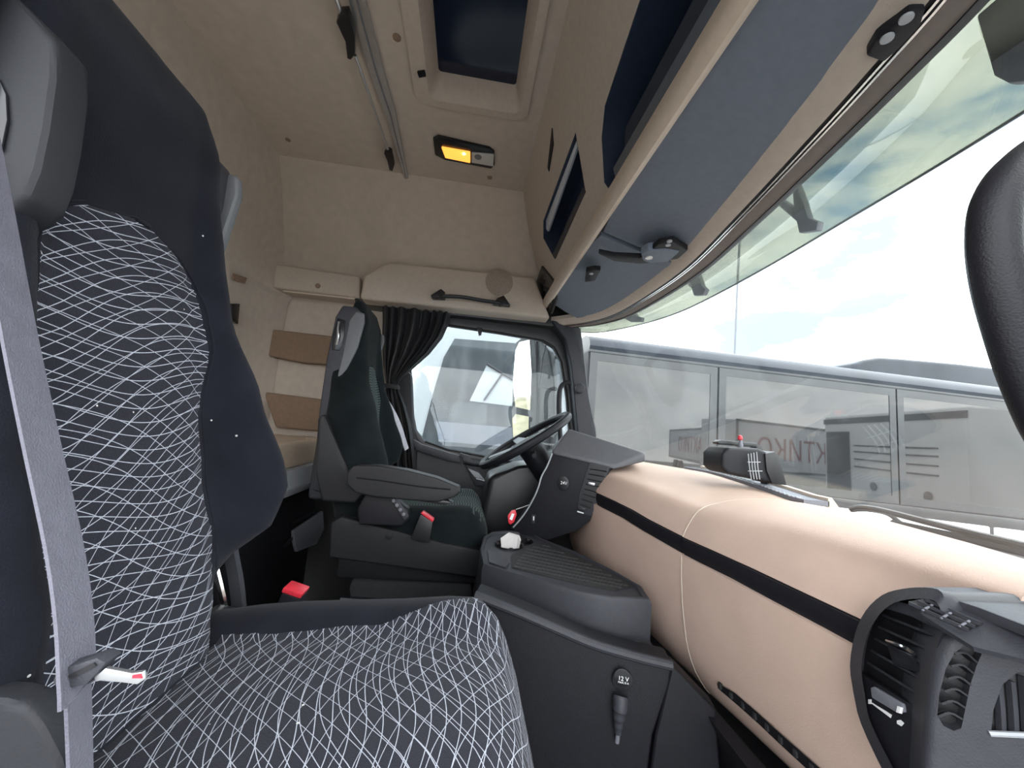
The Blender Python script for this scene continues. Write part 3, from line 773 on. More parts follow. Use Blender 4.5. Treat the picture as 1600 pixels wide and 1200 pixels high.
cb = prism('control_pod', [V(x, -.30, z) for x, z in ((-.34, .69), (-.32, .745), (-.24, .745), (-.17, .70), (-.165, .665), (-.19, .64), (-.33, .64))], (0, .05, 0), 'dark_plastic', ds, bevel=.010, seg=3)
prism('button_strip', [V(x, -.302, z) for x, z in ((-.235, .735), (-.215, .74), (-.165, .68), (-.18, .665))], (0, -.006, 0), 'grey_plastic', ds, bevel=.003)
for i in range(4):
    t = i / 3.4; x, z = lerp(-.222, -.178, t), lerp(.728, .68, t)
    disc('button', V(x, -.308, z), (0, -1, 0), .006, .004, 'mid_grey', ds, seg=12)
bu = prism('belt_buckle', [V(x, -.29, z) for x, z in ((-.155, .60), (-.13, .685), (-.085, .66), (-.09, .59))], (0, .03, 0), 'satin_black', ds, bevel=.004)
prism('buckle_button', [V(x, -.291, z) for x, z in ((-.13, .688), (-.122, .694), (-.082, .670), (-.086, .660))], (0, .026, 0), 'red', ds, bevel=.002)
ribbon('lap_belt', [V(-.25, -.20, .70), V(-.24, -.12, .72), V(-.20, -.02, .71)], (0.3, 0, 1), .035, .004, 'belt', ds)
ribbon('shoulder_belt', [V(-.42, .21, 1.12), V(-.34, .235, 1.0), V(-.28, .255, .86)], (.3, 1, .2), .04, .004, 'belt_light', ds)
# dark lower shell of the backrest on both sides
for sgn in (-1, 1):
    prism('lower_shell', [V(x, sgn * .262, z) for x, z in ((-.522, .98), (-.505, 1.0), (-.46, .92), (-.39, .80), (-.33, .74), (-.36, .70), (-.47, .70), (-.505, .80))], (0, -sgn * .08, 0), 'arm_grey', ds, bevel=.012, seg=3)
ds.location = DS

# passenger seat (nearest)
PS = V(0, .505, 0)
ps_ = make_seat('passenger_seat', 'net_fabric', 'fabric_black', PS, 1)
tag(ps_, 'near large black seat with white net pattern and worn dusty fabric', 'seat', 'cab seats')
# buckle stalk on the inner side
prism('buckle_stalk', [V(x, .275, z) for x, z in ((-.36, .52), (-.33, .50), (-.285, .60), (-.30, .64))], (0, .03, 0), 'grey_plastic', ps_, bevel=.004)
prism('belt_buckle', [V(x, .27, z) for x, z in ((-.33, .58), (-.303, .672), (-.270, .662), (-.290, .57))], (0, .04, 0), 'dark_plastic', ps_, bevel=.004)
prism('buckle_button', [V(x, .272, z) for x, z in ((-.305, .672), (-.303, .680), (-.268, .670), (-.271, .662))], (0, .036, 0), 'red', ps_, bevel=.002)
tube('recliner_bar', [V(-.42, .26, .72), V(-.39, .262, .64), V(-.37, .262, .57)], .007, 'chrome', ps_, seg=8)
disc('recliner_joint', V(-.40, .235, .60), (0, 1, 0), .035, .025, 'satin_black', ps_, seg=20, bevel=.004)
disc('recliner_bolt', V(-.40, .26, .60), (0, 1, 0), .012, .008, 'chrome', ps_, seg=14)
ribbon('recliner_cover', [V(-.41, .285, .74), V(-.385, .287, .66), V(-.36, .287, .55)], (1, 0, .2), .018, .014, 'grey_plastic', ps_)
prism('side_cover', [V(x, -.285, z) for x, z in ((-.48, .50), (-.25, .50), (-.235, .60), (-.28, .66), (-.36, .70), (-.48, .72))], (0, .02, 0), 'mid_grey', ps_, bevel=.01, seg=3)
sc_ = [at(x, y, y=.29) for x, y in ((-60, 1090), (5, 1094), (42, 1104), (66, 1140), (92, 1190), (120, 1290), (-60, 1290))]
prism('side_panel', [p - PS for p in sc_], (0, .02, 0), 'shell_grey', ps_, bevel=.006, seg=3)
# grey headrest wing on the door side
wg_ = [at(x, y, y=.35) for x, y in ((-70, -60), (10, -20), (50, 20), (84, 58), (83, 120), (72, 200), (58, 265), (40, 308), (12, 330), (-70, 350))]
prism('headrest_wing', [p - PS for p in wg_], (0, .035, 0), 'shell_grey', ps_, bevel=.008, seg=3)
hr_ = [at(x, y, y=.349) for x, y in ((-30, 118), (0, 122), (13, 150), (15, 190), (6, 235), (-30, 250))]
prism('handle_recess', [p - PS for p in hr_], (0, -.002, 0), 'gloss_black', ps_, bevel=.0008)
ps_.location = PS

# seat belt hanging at the near side
sb = empty('seat_belt', at(115, 1060, y=.30)); tag(sb, 'grey seat belt hanging slack over the near seat with chrome tongue', 'seat belt')
path = [at(x, y, y=yy) for x, y, yy in ((-40, 150, .30), (-5, 330, .30), (30, 520, .30), (65, 690, .295), (100, 850, .29), (116, 960, .285), (121, 1050, .28), (122, 1085, .28))]
ribbon('webbing', path, (-.24, .99, 0), .030, .0018, 'belt', sb)
ribbon('webbing_tail', [at(122, 1082, y=.279), at(124, 1140, y=.285), at(126, 1215, y=.29), at(128, 1330, y=.29)], (-.24, .99, 0), .020, .0018, 'belt', sb)
tg = [at(x, y, y=.272) for x, y in ((80, 1065), (88, 1048), (112, 1040), (150, 1028), (166, 1036), (146, 1058), (134, 1072), (108, 1076), (84, 1074))]
prism('tongue_housing', tg, (0, .012, 0), 'grey_plastic', sb, bevel=.003)
prism('tongue_slot', [at(x, y, y=.271) for x, y in ((106, 1056), (146, 1036), (150, 1041), (112, 1061))], (0, .002, 0), 'satin_black', sb)
prism('tongue_plate', [at(x, y, y=.274) for x, y in ((146, 1058), (164, 1044), (206, 1052), (222, 1050), (226, 1062), (214, 1070), (160, 1063), (148, 1066))], (0, .003, 0), 'silver', sb, bevel=.0008)
prism('tongue_window', [at(x, y, y=.2735) for x, y in ((207, 1055), (220, 1053), (222, 1060), (206, 1060))], (0, .001, 0), 'red', sb)

# ================================================================== DASHBOARD
da = empty('dashboard', (.75, 1.0, .5)); tag(da, 'beige dashboard with black trim strip and dark vents across the cab front', 'dashboard')
# strip line (front-most line of the face) as a function of y
SX = [(.20, .600), (.40, .615), (.55, .610), (.75, .592), (.95, .564), (1.15, .520), (1.30, .478), (1.45, .46), (1.62, .46), (2.1, .50)]
SZ = [(.20, .745), (.55, .745), (.95, .750), (1.30, .785), (1.6, .80), (2.1, .80)]
def lin(tab, x):
    if x <= tab[0][0]: return tab[0][1]
    for (a, b), (c, d) in zip(tab, tab[1:]):
        if x <= c: return lerp(b, d, (x - a) / (c - a))
    return tab[-1][1]
BX = [(y, x) for x, y in reversed(BOT)]
def wx(y): return lin(BX, y) - .012
def dash_sec(y, lift=0.0):
    sx, sz, xe = interp(SX, y), interp(SZ, y), wx(y)
    top = .872 if y < 1.0 else lerp(.872, .905, min(1, (y - 1.0) / .35))
    top += lift
    # from the glass back over the brow, down the face, under the strip, to the lower edge
    pts = [(xe, top - .015), (lerp(xe, sx, .35), top), (lerp(xe, sx, .62), top - .002), (lerp(xe, sx, .80), top - .018), (sx + .045, sz + .085), (sx + .016, sz + .045), (sx + .004, sz + .018),
           (sx + .010, sz + .015), (sx + .010, sz - .023), (sx + .002, sz - .026), (sx + .004, sz - .09), (sx + .012, sz - .17), (sx + .028, sz - .25), (sx + .060, sz - .315), (sx + .115, sz - .355), (sx + .30, sz - .36), (xe, sz - .35)]
    a = smooth_path([V(x - lift, y, z) for x, z in pts[:7]], 4)
    c_ = smooth_path([V(x - lift, y, z) for x, z in pts[9:16]], 3)
    return a + [V(x - lift, y, z) for x, z in pts[7:9]] + c_ + [V(pts[16][0], y, pts[16][1])]
ysp = [.40, .47, .55, .65, .75, .85, .945]
ysc = [.951, 1.0, 1.08, 1.16, 1.24, 1.30, 1.38, 1.5, 1.7, 1.9, 2.06]
loft('passenger_section', [dash_sec(y, .003) for y in ysp], 'dash_beige', da, ang=42)
loft('centre_section', [dash_sec(y) for y in ysc], 'dash_beige', da, ang=42)
# pale seam bead between the two sections
sm = dash_sec(.948, .0015)
tube('seam_bead', [p + V(-.001, 0, 0) for p in sm[4:25]], .0016, 'cream', da, seg=6, smooth=0)
tube('seam_bead', [p + V(-.001, 0, 0) for p in sm[27:42]], .0016, 'cream', da, seg=6, smooth=0)
# black trim strip, two lengths
def strip_secs(ys, lift):
    out = []
    for y in ys:
        sx, sz = interp(SX, y) - lift, interp(SZ, y)
        out.append([V(sx + .012, y, sz + .017), V(sx + .000, y, sz + .015), V(sx - .001, y, sz - .002), V(sx + .006, y, sz - .023), V(sx + .014, y, sz - .026)])
    return out
loft('trim_strip', strip_secs([.40, .5, .6, .7, .8, .9, .943], .003), 'dark_plastic', da, ang=30)
loft('trim_strip', strip_secs([.953, 1.0, 1.1, 1.2, 1.3, 1.34], .001), 'dark_plastic', da, ang=30)
# glovebox grip slot
gs = [at(x, y, x=.60) for x, y in ((1096, 1050), (1104, 1052), (1170, 1118), (1255, 1205), (1225, 1205), (1160, 1140), (1098, 1072))]
gsp = [p + V(0, 0, 0) for p in gs]
def face_x(y, z):
    s = dash_sec(y, .003)
    for a, b in zip(s[27:], s[28:]):
        if a.z >= z >= b.z: return lerp(a.x, b.x, (a.z - z) / max(1e-6, a.z - b.z))
    return s[27].x
sl_top, sl_bot = [], []
for i in range(9):
    y = lerp(.86, .45, i / 8)
    for zt, lst in ((.492, sl_top), (.472, sl_bot)):
        z_ = zt + (-.012 if i in (0, 8) and lst is sl_top else .0)
        lst.append(V(face_x(y, z_) - .002, y, z_))
loft('grip_slot', [[t, t + V(-.003, 0, .002), b_ + V(-.003, 0, -.002), b_] for t, b_ in zip(sl_top, sl_bot)], 'satin_black', da, ang=20)
for i in range(14):
    y = lerp(.85, .47, i / 13); z_ = .482; x_ = face_x(y, z_)
    box('grip_rib', (x_ - .008, y - .004, z_ - .006), (x_ - .003, y + .004, z_ + .006), 'rubber', da, bevel=.001)
# lower dark footwell panel
prism('footwell_panel', [V(.55, .3, .42), V(.58, 1.25, .44), V(.80, 1.25, .02), V(.80, .3, .02)], (.03, 0, 0), 'dark_plastic', da)
# defrost grille and pale ledge along the glass
dg = [at(x, y, z=.915) for x, y in ((1008, 722), (1030, 728), (1130, 752), (1215, 766), (1226, 764), (1140, 738), (1030, 718))]
led = [V(wx(y) - .05 + .0, y, .905 - .028 * max(0, min(1, (1.35 - y) / .35))) for y in (1.5, 1.4, 1.3, 1.2, 1.1, 1.0, .95)]
loft('defrost_grille', [[p + V(-.075, 0, -.010), p + V(-.075, 0, .004), p + V(0, 0, .004), p + V(0, 0, -.010)] for p in led], 'mid_grey', da)
loft('defrost_ledge', [[p + V(-.003, 0, -.012), p + V(-.003, 0, .012), p + V(.008, 0, .014), p + V(.03, 0, -.012)] for p in led], 'cream', da)
loft('defrost_slot', [[p + V(-.052, 0, .003), p + V(-.052, 0, .0055), p + V(-.034, 0, .0055), p + V(-.034, 0, .003)] for p in led[0:4]], 'satin_black', da)
for i in range(26):
    y = lerp(1.38, .98, i / 25); c = V(wx(y) - .05, y, .905 - .028 * max(0, min(1, (1.35 - y) / .35)))
    box('grille_rib', (c.x - .073, y - .002, c.z + .003), (c.x - .056, y + .002, c.z + .0065), 'light_grey', da, bevel=0)

# --- centre stack facing the cab
CS = (V(.485, 1.36, .78), V(-.45, -.89, .0))
cspan = lambda x, y, d=0: at(x, y, plane=(CS[0] + CS[1].normalized() * d, CS[1]))
csn = CS[1].normalized()
cs = [cspan(x, y) for x, y in ((862, 706), (905, 716), (957, 726), (946, 752), (936, 782), (921, 815), (900, 830), (850, 846), (815, 836), (797, 826), (812, 805), (834, 775), (846, 742))]
stk = prism('centre_stack', [p - csn * .10 for p in cs], csn * .10, 'dark_plastic', da, bevel=.006, seg=2)
hood = [(890, 671), (868, 694), (863, 706), (905, 717), (960, 728), (1010, 716), (1008, 708), (960, 688)]
A = cspan(863, 704, .006); B = cspan(959, 727, .006)
T0 = at(889, 670, y=1.47); T1 = at(1009, 708, y=1.33); T2 = at(925, 672, y=1.62)
vs = [A, B, T1, T0, A + V(.02, .16, .0), T0 + V(.03, .20, .0), T1 + V(.12, .22, -.0), A - V(0, 0, .012), B - V(0, 0, .012), T1 - V(0, 0, .014)]
hd_ = raw('stack_hood', [A, B, T1, T0, T0 + V(.06, .24, -.005), T1 + V(.06, .24, -.01), A - V(-.004, 0, .016), B - V(-.004, 0, .016), T1 - V(0, 0, .03), A + V(.05, .24, 0), T1 + V(.06, .24, -.04)],
    [(0, 1, 2, 3), (3, 2, 5, 4), (0, 6, 7, 1), (1, 7, 8, 2), (2, 8, 10, 5), (0, 3, 4, 9), (6, 0, 9), (6, 9, 10, 8, 7), (9, 4, 5, 10)], 'hood_grey', da, W0(da), bevel=.008, seg=3)
# vent with louvres in the stack
prism('vent_frame', [cspan(x, y, .001) for x, y in ((922, 722), (953, 727), (940, 768), (924, 806), (902, 800), (906, 770))], csn * .004, 'grey_plastic', da, bevel=.001)
prism('vent_core', [cspan(x, y, .005) for x, y in ((924, 725), (950, 729), (937, 768), (922, 796), (906, 790), (909, 770))], csn * .001, 'satin_black', da)
for i in range(8):
    t = i / 7
    a, b = cspan(lerp(922, 907, t), lerp(733, 788, t), .006), cspan(lerp(948, 923, t), lerp(737, 794, t), .006)
    ribbon('vent_slat', [a, (a + b) / 2, b], csn + V(0, 0, .5), .010, .0025, 'dark_plastic', da, smooth=1)
prism('vent_tab', [cspan(x, y, .012) for x, y in ((920, 753), (930, 755), (929, 759), (919, 757))], csn * .004, 'silver', da, bevel=.001)
prism('vent_wheel', [cspan(x, y, .004) for x, y in ((904, 791), (916, 794), (913, 800), (902, 797))], csn * .004, 'satin_black', da, bevel=.001)
prism('wheel_mark', [cspan(x, y, .005) for x, y in ((902, 798), (912, 801), (912, 803), (902, 800))], csn * .001, 'print_white', da)
so_ = disc('socket', cspan(881, 755, .0), csn, .026, .008, 'satin_black', da, seg=24, bevel=.002, sx=.8)
text('socket_print', '24V', cspan(881, 755, .0085), V(csn.y, -csn.x, 0) * -1, (0, 0, 1), .016, 'print_white', da)
prism('small_switch', [cspan(x, y, .001) for x, y in ((831, 804), (837, 804), (836, 817), (831, 817))], csn * .004, 'grey_plastic', da, bevel=.001)
prism('switch_mark', [cspan(x, y, .0055) for x, y in ((833, 807), (835, 807), (834.6, 813), (833, 813))], csn * .0004, 'print_white', da)
tube('edge_trim', [cspan(x, y, .002) for x, y in ((863, 708), (855, 728), (846, 745), (841, 762), (832, 782), (818, 805), (802, 824))], .003, 'light_grey', da, seg=6)
# dark lower cluster and cowl under the steering wheel
prism('driver_cowl', [at(x, y, y=1.95) for x, y in ((760, 735), (800, 720), (850, 715), (900, 705), (900, 860), (770, 850), (745, 800))], (0, -.24, 0), 'satin_black', da, bevel=.03, seg=3)

# --- passenger end vent pod
pd = empty('vent_pod', V(.65, .42, .55)); tag(pd, 'dark grey air vent pod at the near end of the dashboard', 'air vent')
PP = (at(1345, 1000, y=.53), V(-.96, .28, .12).normalized())
pn = PP[1] if PP[1].x < 0 else -PP[1]
def pp(x, y, d=0): return at(x, y, plane=(PP[0] + pn * d, pn))
outer = [(1334, 1085), (1328, 1040), (1336, 990), (1352, 955), (1378, 930), (1410, 920), (1448, 918), (1472, 926), (1482, 962), (1472, 1000), (1460, 1060), (1455, 1120), (1452, 1220), (1462, 1330), (1450, 1330), (1385, 1215), (1345, 1130)]
inn = [(1352, 1090), (1346, 1045), (1353, 1000), (1367, 970), (1388, 947), (1415, 937), (1446, 936), (1464, 942), (1472, 966), (1466, 1000), (1455, 1060), (1450, 1120), (1447, 1220), (1450, 1290), (1446, 1290), (1398, 1205), (1360, 1128)]
def cl_(l): return smooth_path(l + [l[0]], 3)[:-1]
oo = cl_([pp(x, y, .012) for x, y in outer]); ii = cl_([pp(x, y, .018) for x, y in inn]); i2 = cl_([pp(x, y, -.006) for x, y in inn])
back = [p + V(.20, 0, 0) for p in oo]
loft('pod_bezel', [back, [p - pn * .014 for p in oo], oo, ii, i2], 'grey_plastic', pd, caps=False, ang=40)
prism('pod_core', i2, -pn * .008, 'satin_black', pd)
# top bar between the two louvre fields
def pq(name, pts, d, th, mat, bevel=.0012): return prism(name, [pp(x, y, d) for x, y in pts], pn * th, mat, pd, bevel=bevel)
pq('vent_bar', ((1388, 952), (1410, 940), (1460, 955), (1520, 985), (1500, 998), (1440, 968)), -.004, .012, 'grey_plastic', .003)
for k in range(5):
    t = k / 4
    a, b = pp(lerp(1386, 1362, t), lerp(966, 1040, t), .004), pp(lerp(1482, 1450, t), lerp(1004, 1095, t), .004)
    ribbon('vent_slat', [a, (a + b) / 2, b], pn + V(0, 0, .45), .013, .003, 'dark_plastic', pd, smooth=1)
for x0, y0, x1, y1 in ((1437, 975, 1432, 998), (1462, 988, 1456, 1012)):
    tube('vent_fin', [pp(x0, y0, -.002), pp(x1, y1, -.002)], .0016, 'dark_plastic', pd, seg=6, smooth=0)
tube('vent_tab', [pp(1387, 1002, .014), pp(1410, 1010, .016), pp(1428, 1022, .014)], .0028, 'chrome', pd, seg=8)
pq('tab_plate', ((1388, 1005), (1428, 1024), (1450, 1056), (1400, 1040)), .008, .003, 'gloss_black')
pq('lower_plate', ((1347, 1048), (1445, 1108), (1450, 1230), (1400, 1215), (1352, 1100)), -.003, .012, 'dark_plastic', .003)
pq('slider', ((1366, 1076), (1372, 1074), (1416, 1100), (1418, 1114), (1408, 1116), (1368, 1092)), .009, .005, 'mid_grey', .002)
pq('slider_knob', ((1406, 1104), (1412, 1106), (1410, 1116), (1404, 1114)), .014, .003, 'print_white', .0005)
pq('scale_print', ((1363, 1098), (1394, 1117), (1392, 1122), (1363, 1100)), .0092, .0005, 'print_white', 0)
pq('scale_zero', ((1357, 1093), (1362, 1093), (1362, 1100), (1357, 1100)), .0092, .0005, 'print_white', 0)
pq('fan_mark', ((1402, 1126), (1408, 1125), (1413, 1130), (1409, 1135), (1402, 1131)), .0092, .0005, 'print_white', 0)
# nearer end cap of the dash facing the open door
ec = empty('dash_end_cap', V(.55, .36, .55)); tag(ec, 'dark grey dash end cap with oval side vent at the lower right corner', 'air vent')
tsz = pp(1450, 918, .012).z - .004
prism('top_shelf', [at(x, y, z=tsz) for x, y in ((1440, 916), (1520, 917), (1600, 921), (1760, 934), (1760, 1040), (1600, 976), (1530, 949), (1462, 927))], (0, 0, -.012), 'grey_plastic', pd, bevel=.003)
RPN = V(-.45, -.15, .88).normalized(); RP0 = pp(1462, 930, .004)
def rpt(x, y, d=0): return at(x, y, plane=(RP0 + RPN * d, RPN))
prism('shelf_riser', [rpt(x, y) for x, y in ((1440, 926), (1462, 928), (1530, 952), (1600, 980), (1680, 1015), (1640, 1040), (1520, 1010), (1440, 960))], -RPN * .006, 'grey_plastic', pd)
prism('top_vent', [rpt(x, y, .0005) for x, y in ((1420, 941), (1448, 936), (1536, 975), (1515, 984))], RPN * .001, 'satin_black', pd)
for k in range(3):
    t = k / 2; a, b = rpt(lerp(1420, 1446, t), lerp(942, 937, t), .004), rpt(lerp(1513, 1534, t), lerp(984, 975, t), .004)
    ribbon('top_slat', [a, (a + b) / 2, b], (0, 0, 1), .0035, .0012, 'grey_plastic', pd, smooth=1)
for k in range(3):
    x = 1448 + 29 * k; y = 951 + 12.5 * k
    tube('top_fin', [rpt(x - 7, y + 3, .004), rpt(x + 9, y - 6, .004)], .0012, 'mid_grey', pd, seg=6, smooth=0)
EP = (pp(1456, 1060, .026), V(-.62, -.78, .05).normalized())
en = EP[1] if EP[1].y < 0 else -EP[1]
def ep(x, y, d=0): return at(x, y, plane=(EP[0] + en * d, en))
eo = [(1444, 1210), (1450, 1120), (1458, 1060), (1466, 1025), (1478, 1000), (1500, 985), (1535, 978), (1600, 978), (1690, 978), (1690, 1320), (1436, 1320)]
cap = prism('cap_body', [ep(x, y) - en * .0 for x, y in eo], -en * .12, 'grey_plastic', ec, bevel=.012, seg=4)
ov = [(1465, 1118), (1468, 1085), (1478, 1045), (1492, 1020), (1508, 1008), (1524, 1010), (1534, 1022), (1526, 1040), (1516, 1070), (1508, 1110), (1502, 1138), (1490, 1142), (1474, 1134)]
cut(cap, [ep(x, y) + en * .02 for x, y in ov], -en * .035)
oc_ = sum((ep(x, y, 0) for x, y in ov), V(0, 0, 0)) / len(ov)
prism('vent_well', [ep(x, y) - en * .0135 for x, y in ov], -en * .002, 'satin_black', ec)
for k in range(6):
    t = k / 5
    a, b = ep(lerp(1494, 1469, t), lerp(1024, 1122, t)) - en * .005, ep(lerp(1524, 1502, t), lerp(1036, 1126, t)) - en * .005
    m_ = (a + b) / 2 + V(0, 0, .004)
    ribbon('vent_blade', [a, m_, b], en + V(0, 0, .4), .012, .002, 'dark_plastic', ec, smooth=4)
gp = [(1548, 1150), (1552, 1110), (1566, 1070), (1590, 1050), (1640, 1050), (1640, 1150)]
cut(cap, [ep(x, y) + en * .02 for x, y in gp], -en * .03)
prism('grille_well', [ep(x, y) - en * .0085 for x, y in gp], -en * .0015, 'satin_black', ec)
for k in range(4):
    x = 1568 + 20 * k
    ribbon('grille_bar', [ep(x - 6, 1072 - 6 * k) - en * .004, ep(x - 2, 1110) - en * .004, ep(x, 1148) - en * .004], (1, -.3, 0), .004, .006, 'grey_plastic', ec, smooth=2)
tube('grille_lip', [ep(1546, 1146, .001), ep(1590, 1148, .001), ep(1640, 1150, .001)], .0025, 'light_grey', ec, seg=6)

# ================================================================== STEERING WHEEL
sw = empty('steering_wheel', at(820, 692, y=1.68)); tag(sw, 'black steering wheel with grey hub in front of the far seat', 'steering wheel')
c = at(821, 687, y=1.68); ex = (at(885, 648, y=1.68) - at(757, 724, y=1.68)).normalized(); ey = V(0, 1, 0); ezn = ex.cross(ey).normalized()
if ezn.z < 0: ezn = -ezn
RW = .213
ring_pts = [c + ex * math.cos(a) * RW + ey * math.sin(a) * RW for a in [2 * math.pi * k / 48 for k in range(48)]]
secs = []
for k in range(48):
    a = 2 * math.pi * k / 48; d = ex * math.cos(a) + ey * math.sin(a)
    secs.append([c + d * (RW + .017 * math.cos(2 * math.pi * j / 10)) + ezn * .017 * math.sin(2 * math.pi * j / 10) for j in range(10)])
secs.append(secs[0])
loft('rim', secs, 'dark_plastic', sw, caps=False)
hubp = [c - ezn * .035 + ex * (.085 * math.cos(2 * math.pi * k / 24)) + ey * (.095 * math.sin(2 * math.pi * k / 24)) for k in range(24)]
prism('hub', hubp, ezn * .03, 'dark_plastic', sw, bevel=.01, seg=3)
for a in (math.radians(95), math.radians(-95), math.radians(150), math.radians(210)):
    d = ex * math.cos(a) + ey * math.sin(a); s_ = d.cross(ezn)
    prism('spoke', [c + d * .07 - s_ * .03 - ezn * .02, c + d * .07 + s_ * .03 - ezn * .02, c + d * .205 + s_ * .016 - ezn * .004, c + d * .205 - s_ * .016 - ezn * .004], ezn * .012, 'light_grey', sw, bevel=.004)
tube('column', [c - ezn * .03, c - ezn * .16 + ex * .01, c - ezn * .30 + ex * .02], .055, 'dark_plastic', sw, seg=16)
tube('stalk', [c - ezn * .06 + ey * -.05, c - ezn * .055 - ey * .16 - ex * .02], .009, 'dark_plastic', sw, seg=8, smooth=0)

# key with red tag on a cord, hanging below the ignition
ky = empty('key_fob', at(800, 815, y=1.5)); tag(ky, 'red plastic key tag hanging by a cord below the steering column', 'key tag')
kc = [at(x, y, y=1.46) for x, y in ((794, 816), (793, 805), (799, 797), (805, 796), (807, 803), (803, 815), (797, 819))]
prism('tag_body', kc, (0, -.008, 0), 'red', ky, bevel=.002)
prism('tag_paper', [at(x, y, y=1.451) for x, y in ((796, 811), (800, 802), (804, 803), (800, 813))], (0, -.001, 0), 'print_white', ky)
tube('cord', [at(806, 796, y=1.458), at(815, 793, y=1.46), at(826, 789, y=1.44)], .0015, 'white_cloth', ky, seg=5)

# ================================================================== TUNNEL CONSOLE
co = empty('tunnel_console', (.3, 1.2, 0)); tag(co, 'dark plastic centre console with cup holders and ribbed mat beside the dashboard', 'console')
TZ = .62
top = [(757, 838), (752, 858), (757, 880), (780, 888), (830, 902), (900, 922), (955, 932), (1012, 934), (1000, 915), (960, 892), (900, 862), (848, 842), (828, 830), (790, 829), (770, 831)]
tp = [at(x, y, z=TZ) for x, y in top]
cen = sum(tp, V(0, 0, 0)) / len(tp)
base = [cen + (p - cen) * 1.03 for p in tp]
lidsecs = [[p + V(0, 0, -.10) for p in base], [p + V(0, 0, -.012) for p in base], [cen + (p - cen) * 1.015 + V(0, 0, -.002) for p in tp], tp, [cen + (p - cen) * .965 + V(0, 0, -.002) for p in tp], [cen + (p - cen) * .955 + V(0, 0, -.008) for p in tp]]
lid = loft('console_top', lidsecs, 'grey_plastic', co, ang=40)
low_ = [cen + (p - cen) * 1.07 for p in tp]
loft('console_body', [[V(p.x, p.y, 0) for p in low_], [V(p.x, p.y, .51) for p in low_], [V(p.x, p.y, .525) for p in base]], 'dark_plastic', co, ang=40)
# side panel towards the near seat with the step moulding
sp_ = [at(x, y, y=.93) for x, y in ((742, 930), (800, 955), (870, 985), (930, 1010), (1000, 1028), (1048, 1038))]
# cup holders
cz_ = TZ - .008
cupA = at(812, 846, z=cz_); cupB = at(795, 853, z=cz_)
for cpt, r_ in ((cupA, .048), (cupB, .046)):
    cut(lid, [cpt + V(r_ * math.cos(2 * math.pi * k / 24), r_ * math.sin(2 * math.pi * k / 24), .05) for k in range(24)], (0, 0, -.12))
    w_ = []
    for z0, k_ in ((.006, 1.06), (.004, .98), (-.065, .88)):
        w_.append([cpt + V(r_ * k_ * math.cos(2 * math.pi * k / 24), r_ * k_ * math.sin(2 * math.pi * k / 24), z0) for k in range(24)])
    w_.append([cpt + V(.002 * math.cos(2 * math.pi * k / 24), .002 * math.sin(2 * math.pi * k / 24), -.065) for k in range(24)])
    loft('cup_well', w_, 'satin_black', co, caps=False)
    for a in (.6, 2.7, 4.8):
        d = V(math.cos(a), math.sin(a), 0)
        box('cup_clip', tuple(cpt + d * r_ * .86 + V(-.006, -.006, -.004)), tuple(cpt + d * r_ * .86 + V(.006, .006, .005)), 'dark_plastic', co, bevel=.002)
prism('tray_lid', [at(x, y, z=cz_ + .001) for x, y in ((762, 862), (768, 856), (790, 866), (796, 882), (790, 888), (764, 880))], (0, 0, .004), 'grey_plastic', co, bevel=.002)
mat_p = [at(x, y, z=cz_) for x, y in ((800, 868), (832, 850), (848, 848), (900, 869), (955, 897), (990, 918), (960, 924), (905, 914), (840, 898), (800, 888))]
prism('rubber_mat', mat_p, (0, 0, .003), 'rubber', co)
mt_e = [(800, 868), (832, 850), (990, 918), (800, 888)]
cnt = 0
tile = None
for i in range(30):
    for j in range(9):
        px_, py_ = 806 + i * 6.2 + j * 3.2, 886 - j * 5.0 + i * 1.25 + j * .4
        # keep inside the mat outline
        ins = False; q_ = [(800, 872), (834, 853), (850, 851), (900, 872), (955, 900), (982, 917), (958, 922), (905, 911), (840, 895), (802, 886)]
        for k in range(len(q_)):
            (x1, y1), (x2, y2) = q_[k], q_[k - 1]
            if (y1 > py_) != (y2 > py_) and px_ < (x2 - x1) * (py_ - y1) / (y2 - y1) + x1: ins = not ins
        if not ins: continue
        p = at(px_, py_, z=cz_ + .003)
        if tile is None:
            tile = box('mat_tread', tuple(p + V(-.006, -.0045, 0)), tuple(p + V(.006, .0045, .0022)), 'tread', co, bevel=.0008)
            me_t = tile.data; t0 = p.copy()
        else:
            o_ = bpy.data.objects.new('mat_tread', me_t); COL.objects.link(o_); o_.parent = co; o_.location = p - t0
# white paper in the cup holder
tag(prism('paper_slip', [cupB + V(*q) for q in ((-.018, -.02, -.05), (.022, -.022, -.05), (.034, -.008, .022), (.028, .0, .034), (-.006, .006, .040), (-.030, -.002, .024))], (.006, .010, .0), 'white_cloth', None), 'crumpled white paper slip stuck in the cup holder', 'paper')
# 12 V socket and plug on the near side
side_n = V(-.25, -1, 0).normalized()
SPN = (at(970, 1060, y=.86), side_n)
def sd(x, y, d=0): return at(x, y, plane=(SPN[0] + side_n * d, side_n))
pan = [(742, 925), (800, 948), (870, 978), (930, 1003), (1000, 1023), (1050, 1035), (1046, 1070), (1020, 1150), (1005, 1260), (770, 1260)]
prism('side_panel', [sd(x, y) for x, y in pan], -side_n * .06, 'dark_plastic', co, bevel=.008, seg=3)
rim = [(742, 926), (800, 949), (870, 979), (930, 1004), (1000, 1024), (1050, 1036)]
tube('panel_roll', [sd(x, y + 4, .000) for x, y in rim], .010, 'grey_plastic', co, seg=10)
skirt = [(1050, 1040), (1062, 1050), (1120, 1110), (1130, 1260), (1010, 1260), (1024, 1150)]
prism('skirt_panel', [sd(x, y, -.02) for x, y in skirt], -side_n * .05, 'dark_plastic', co, bevel=.008, seg=3)
disc('socket', sd(972, 1060), side_n, .022, .008, 'satin_black', co, seg=24, bevel=.003)
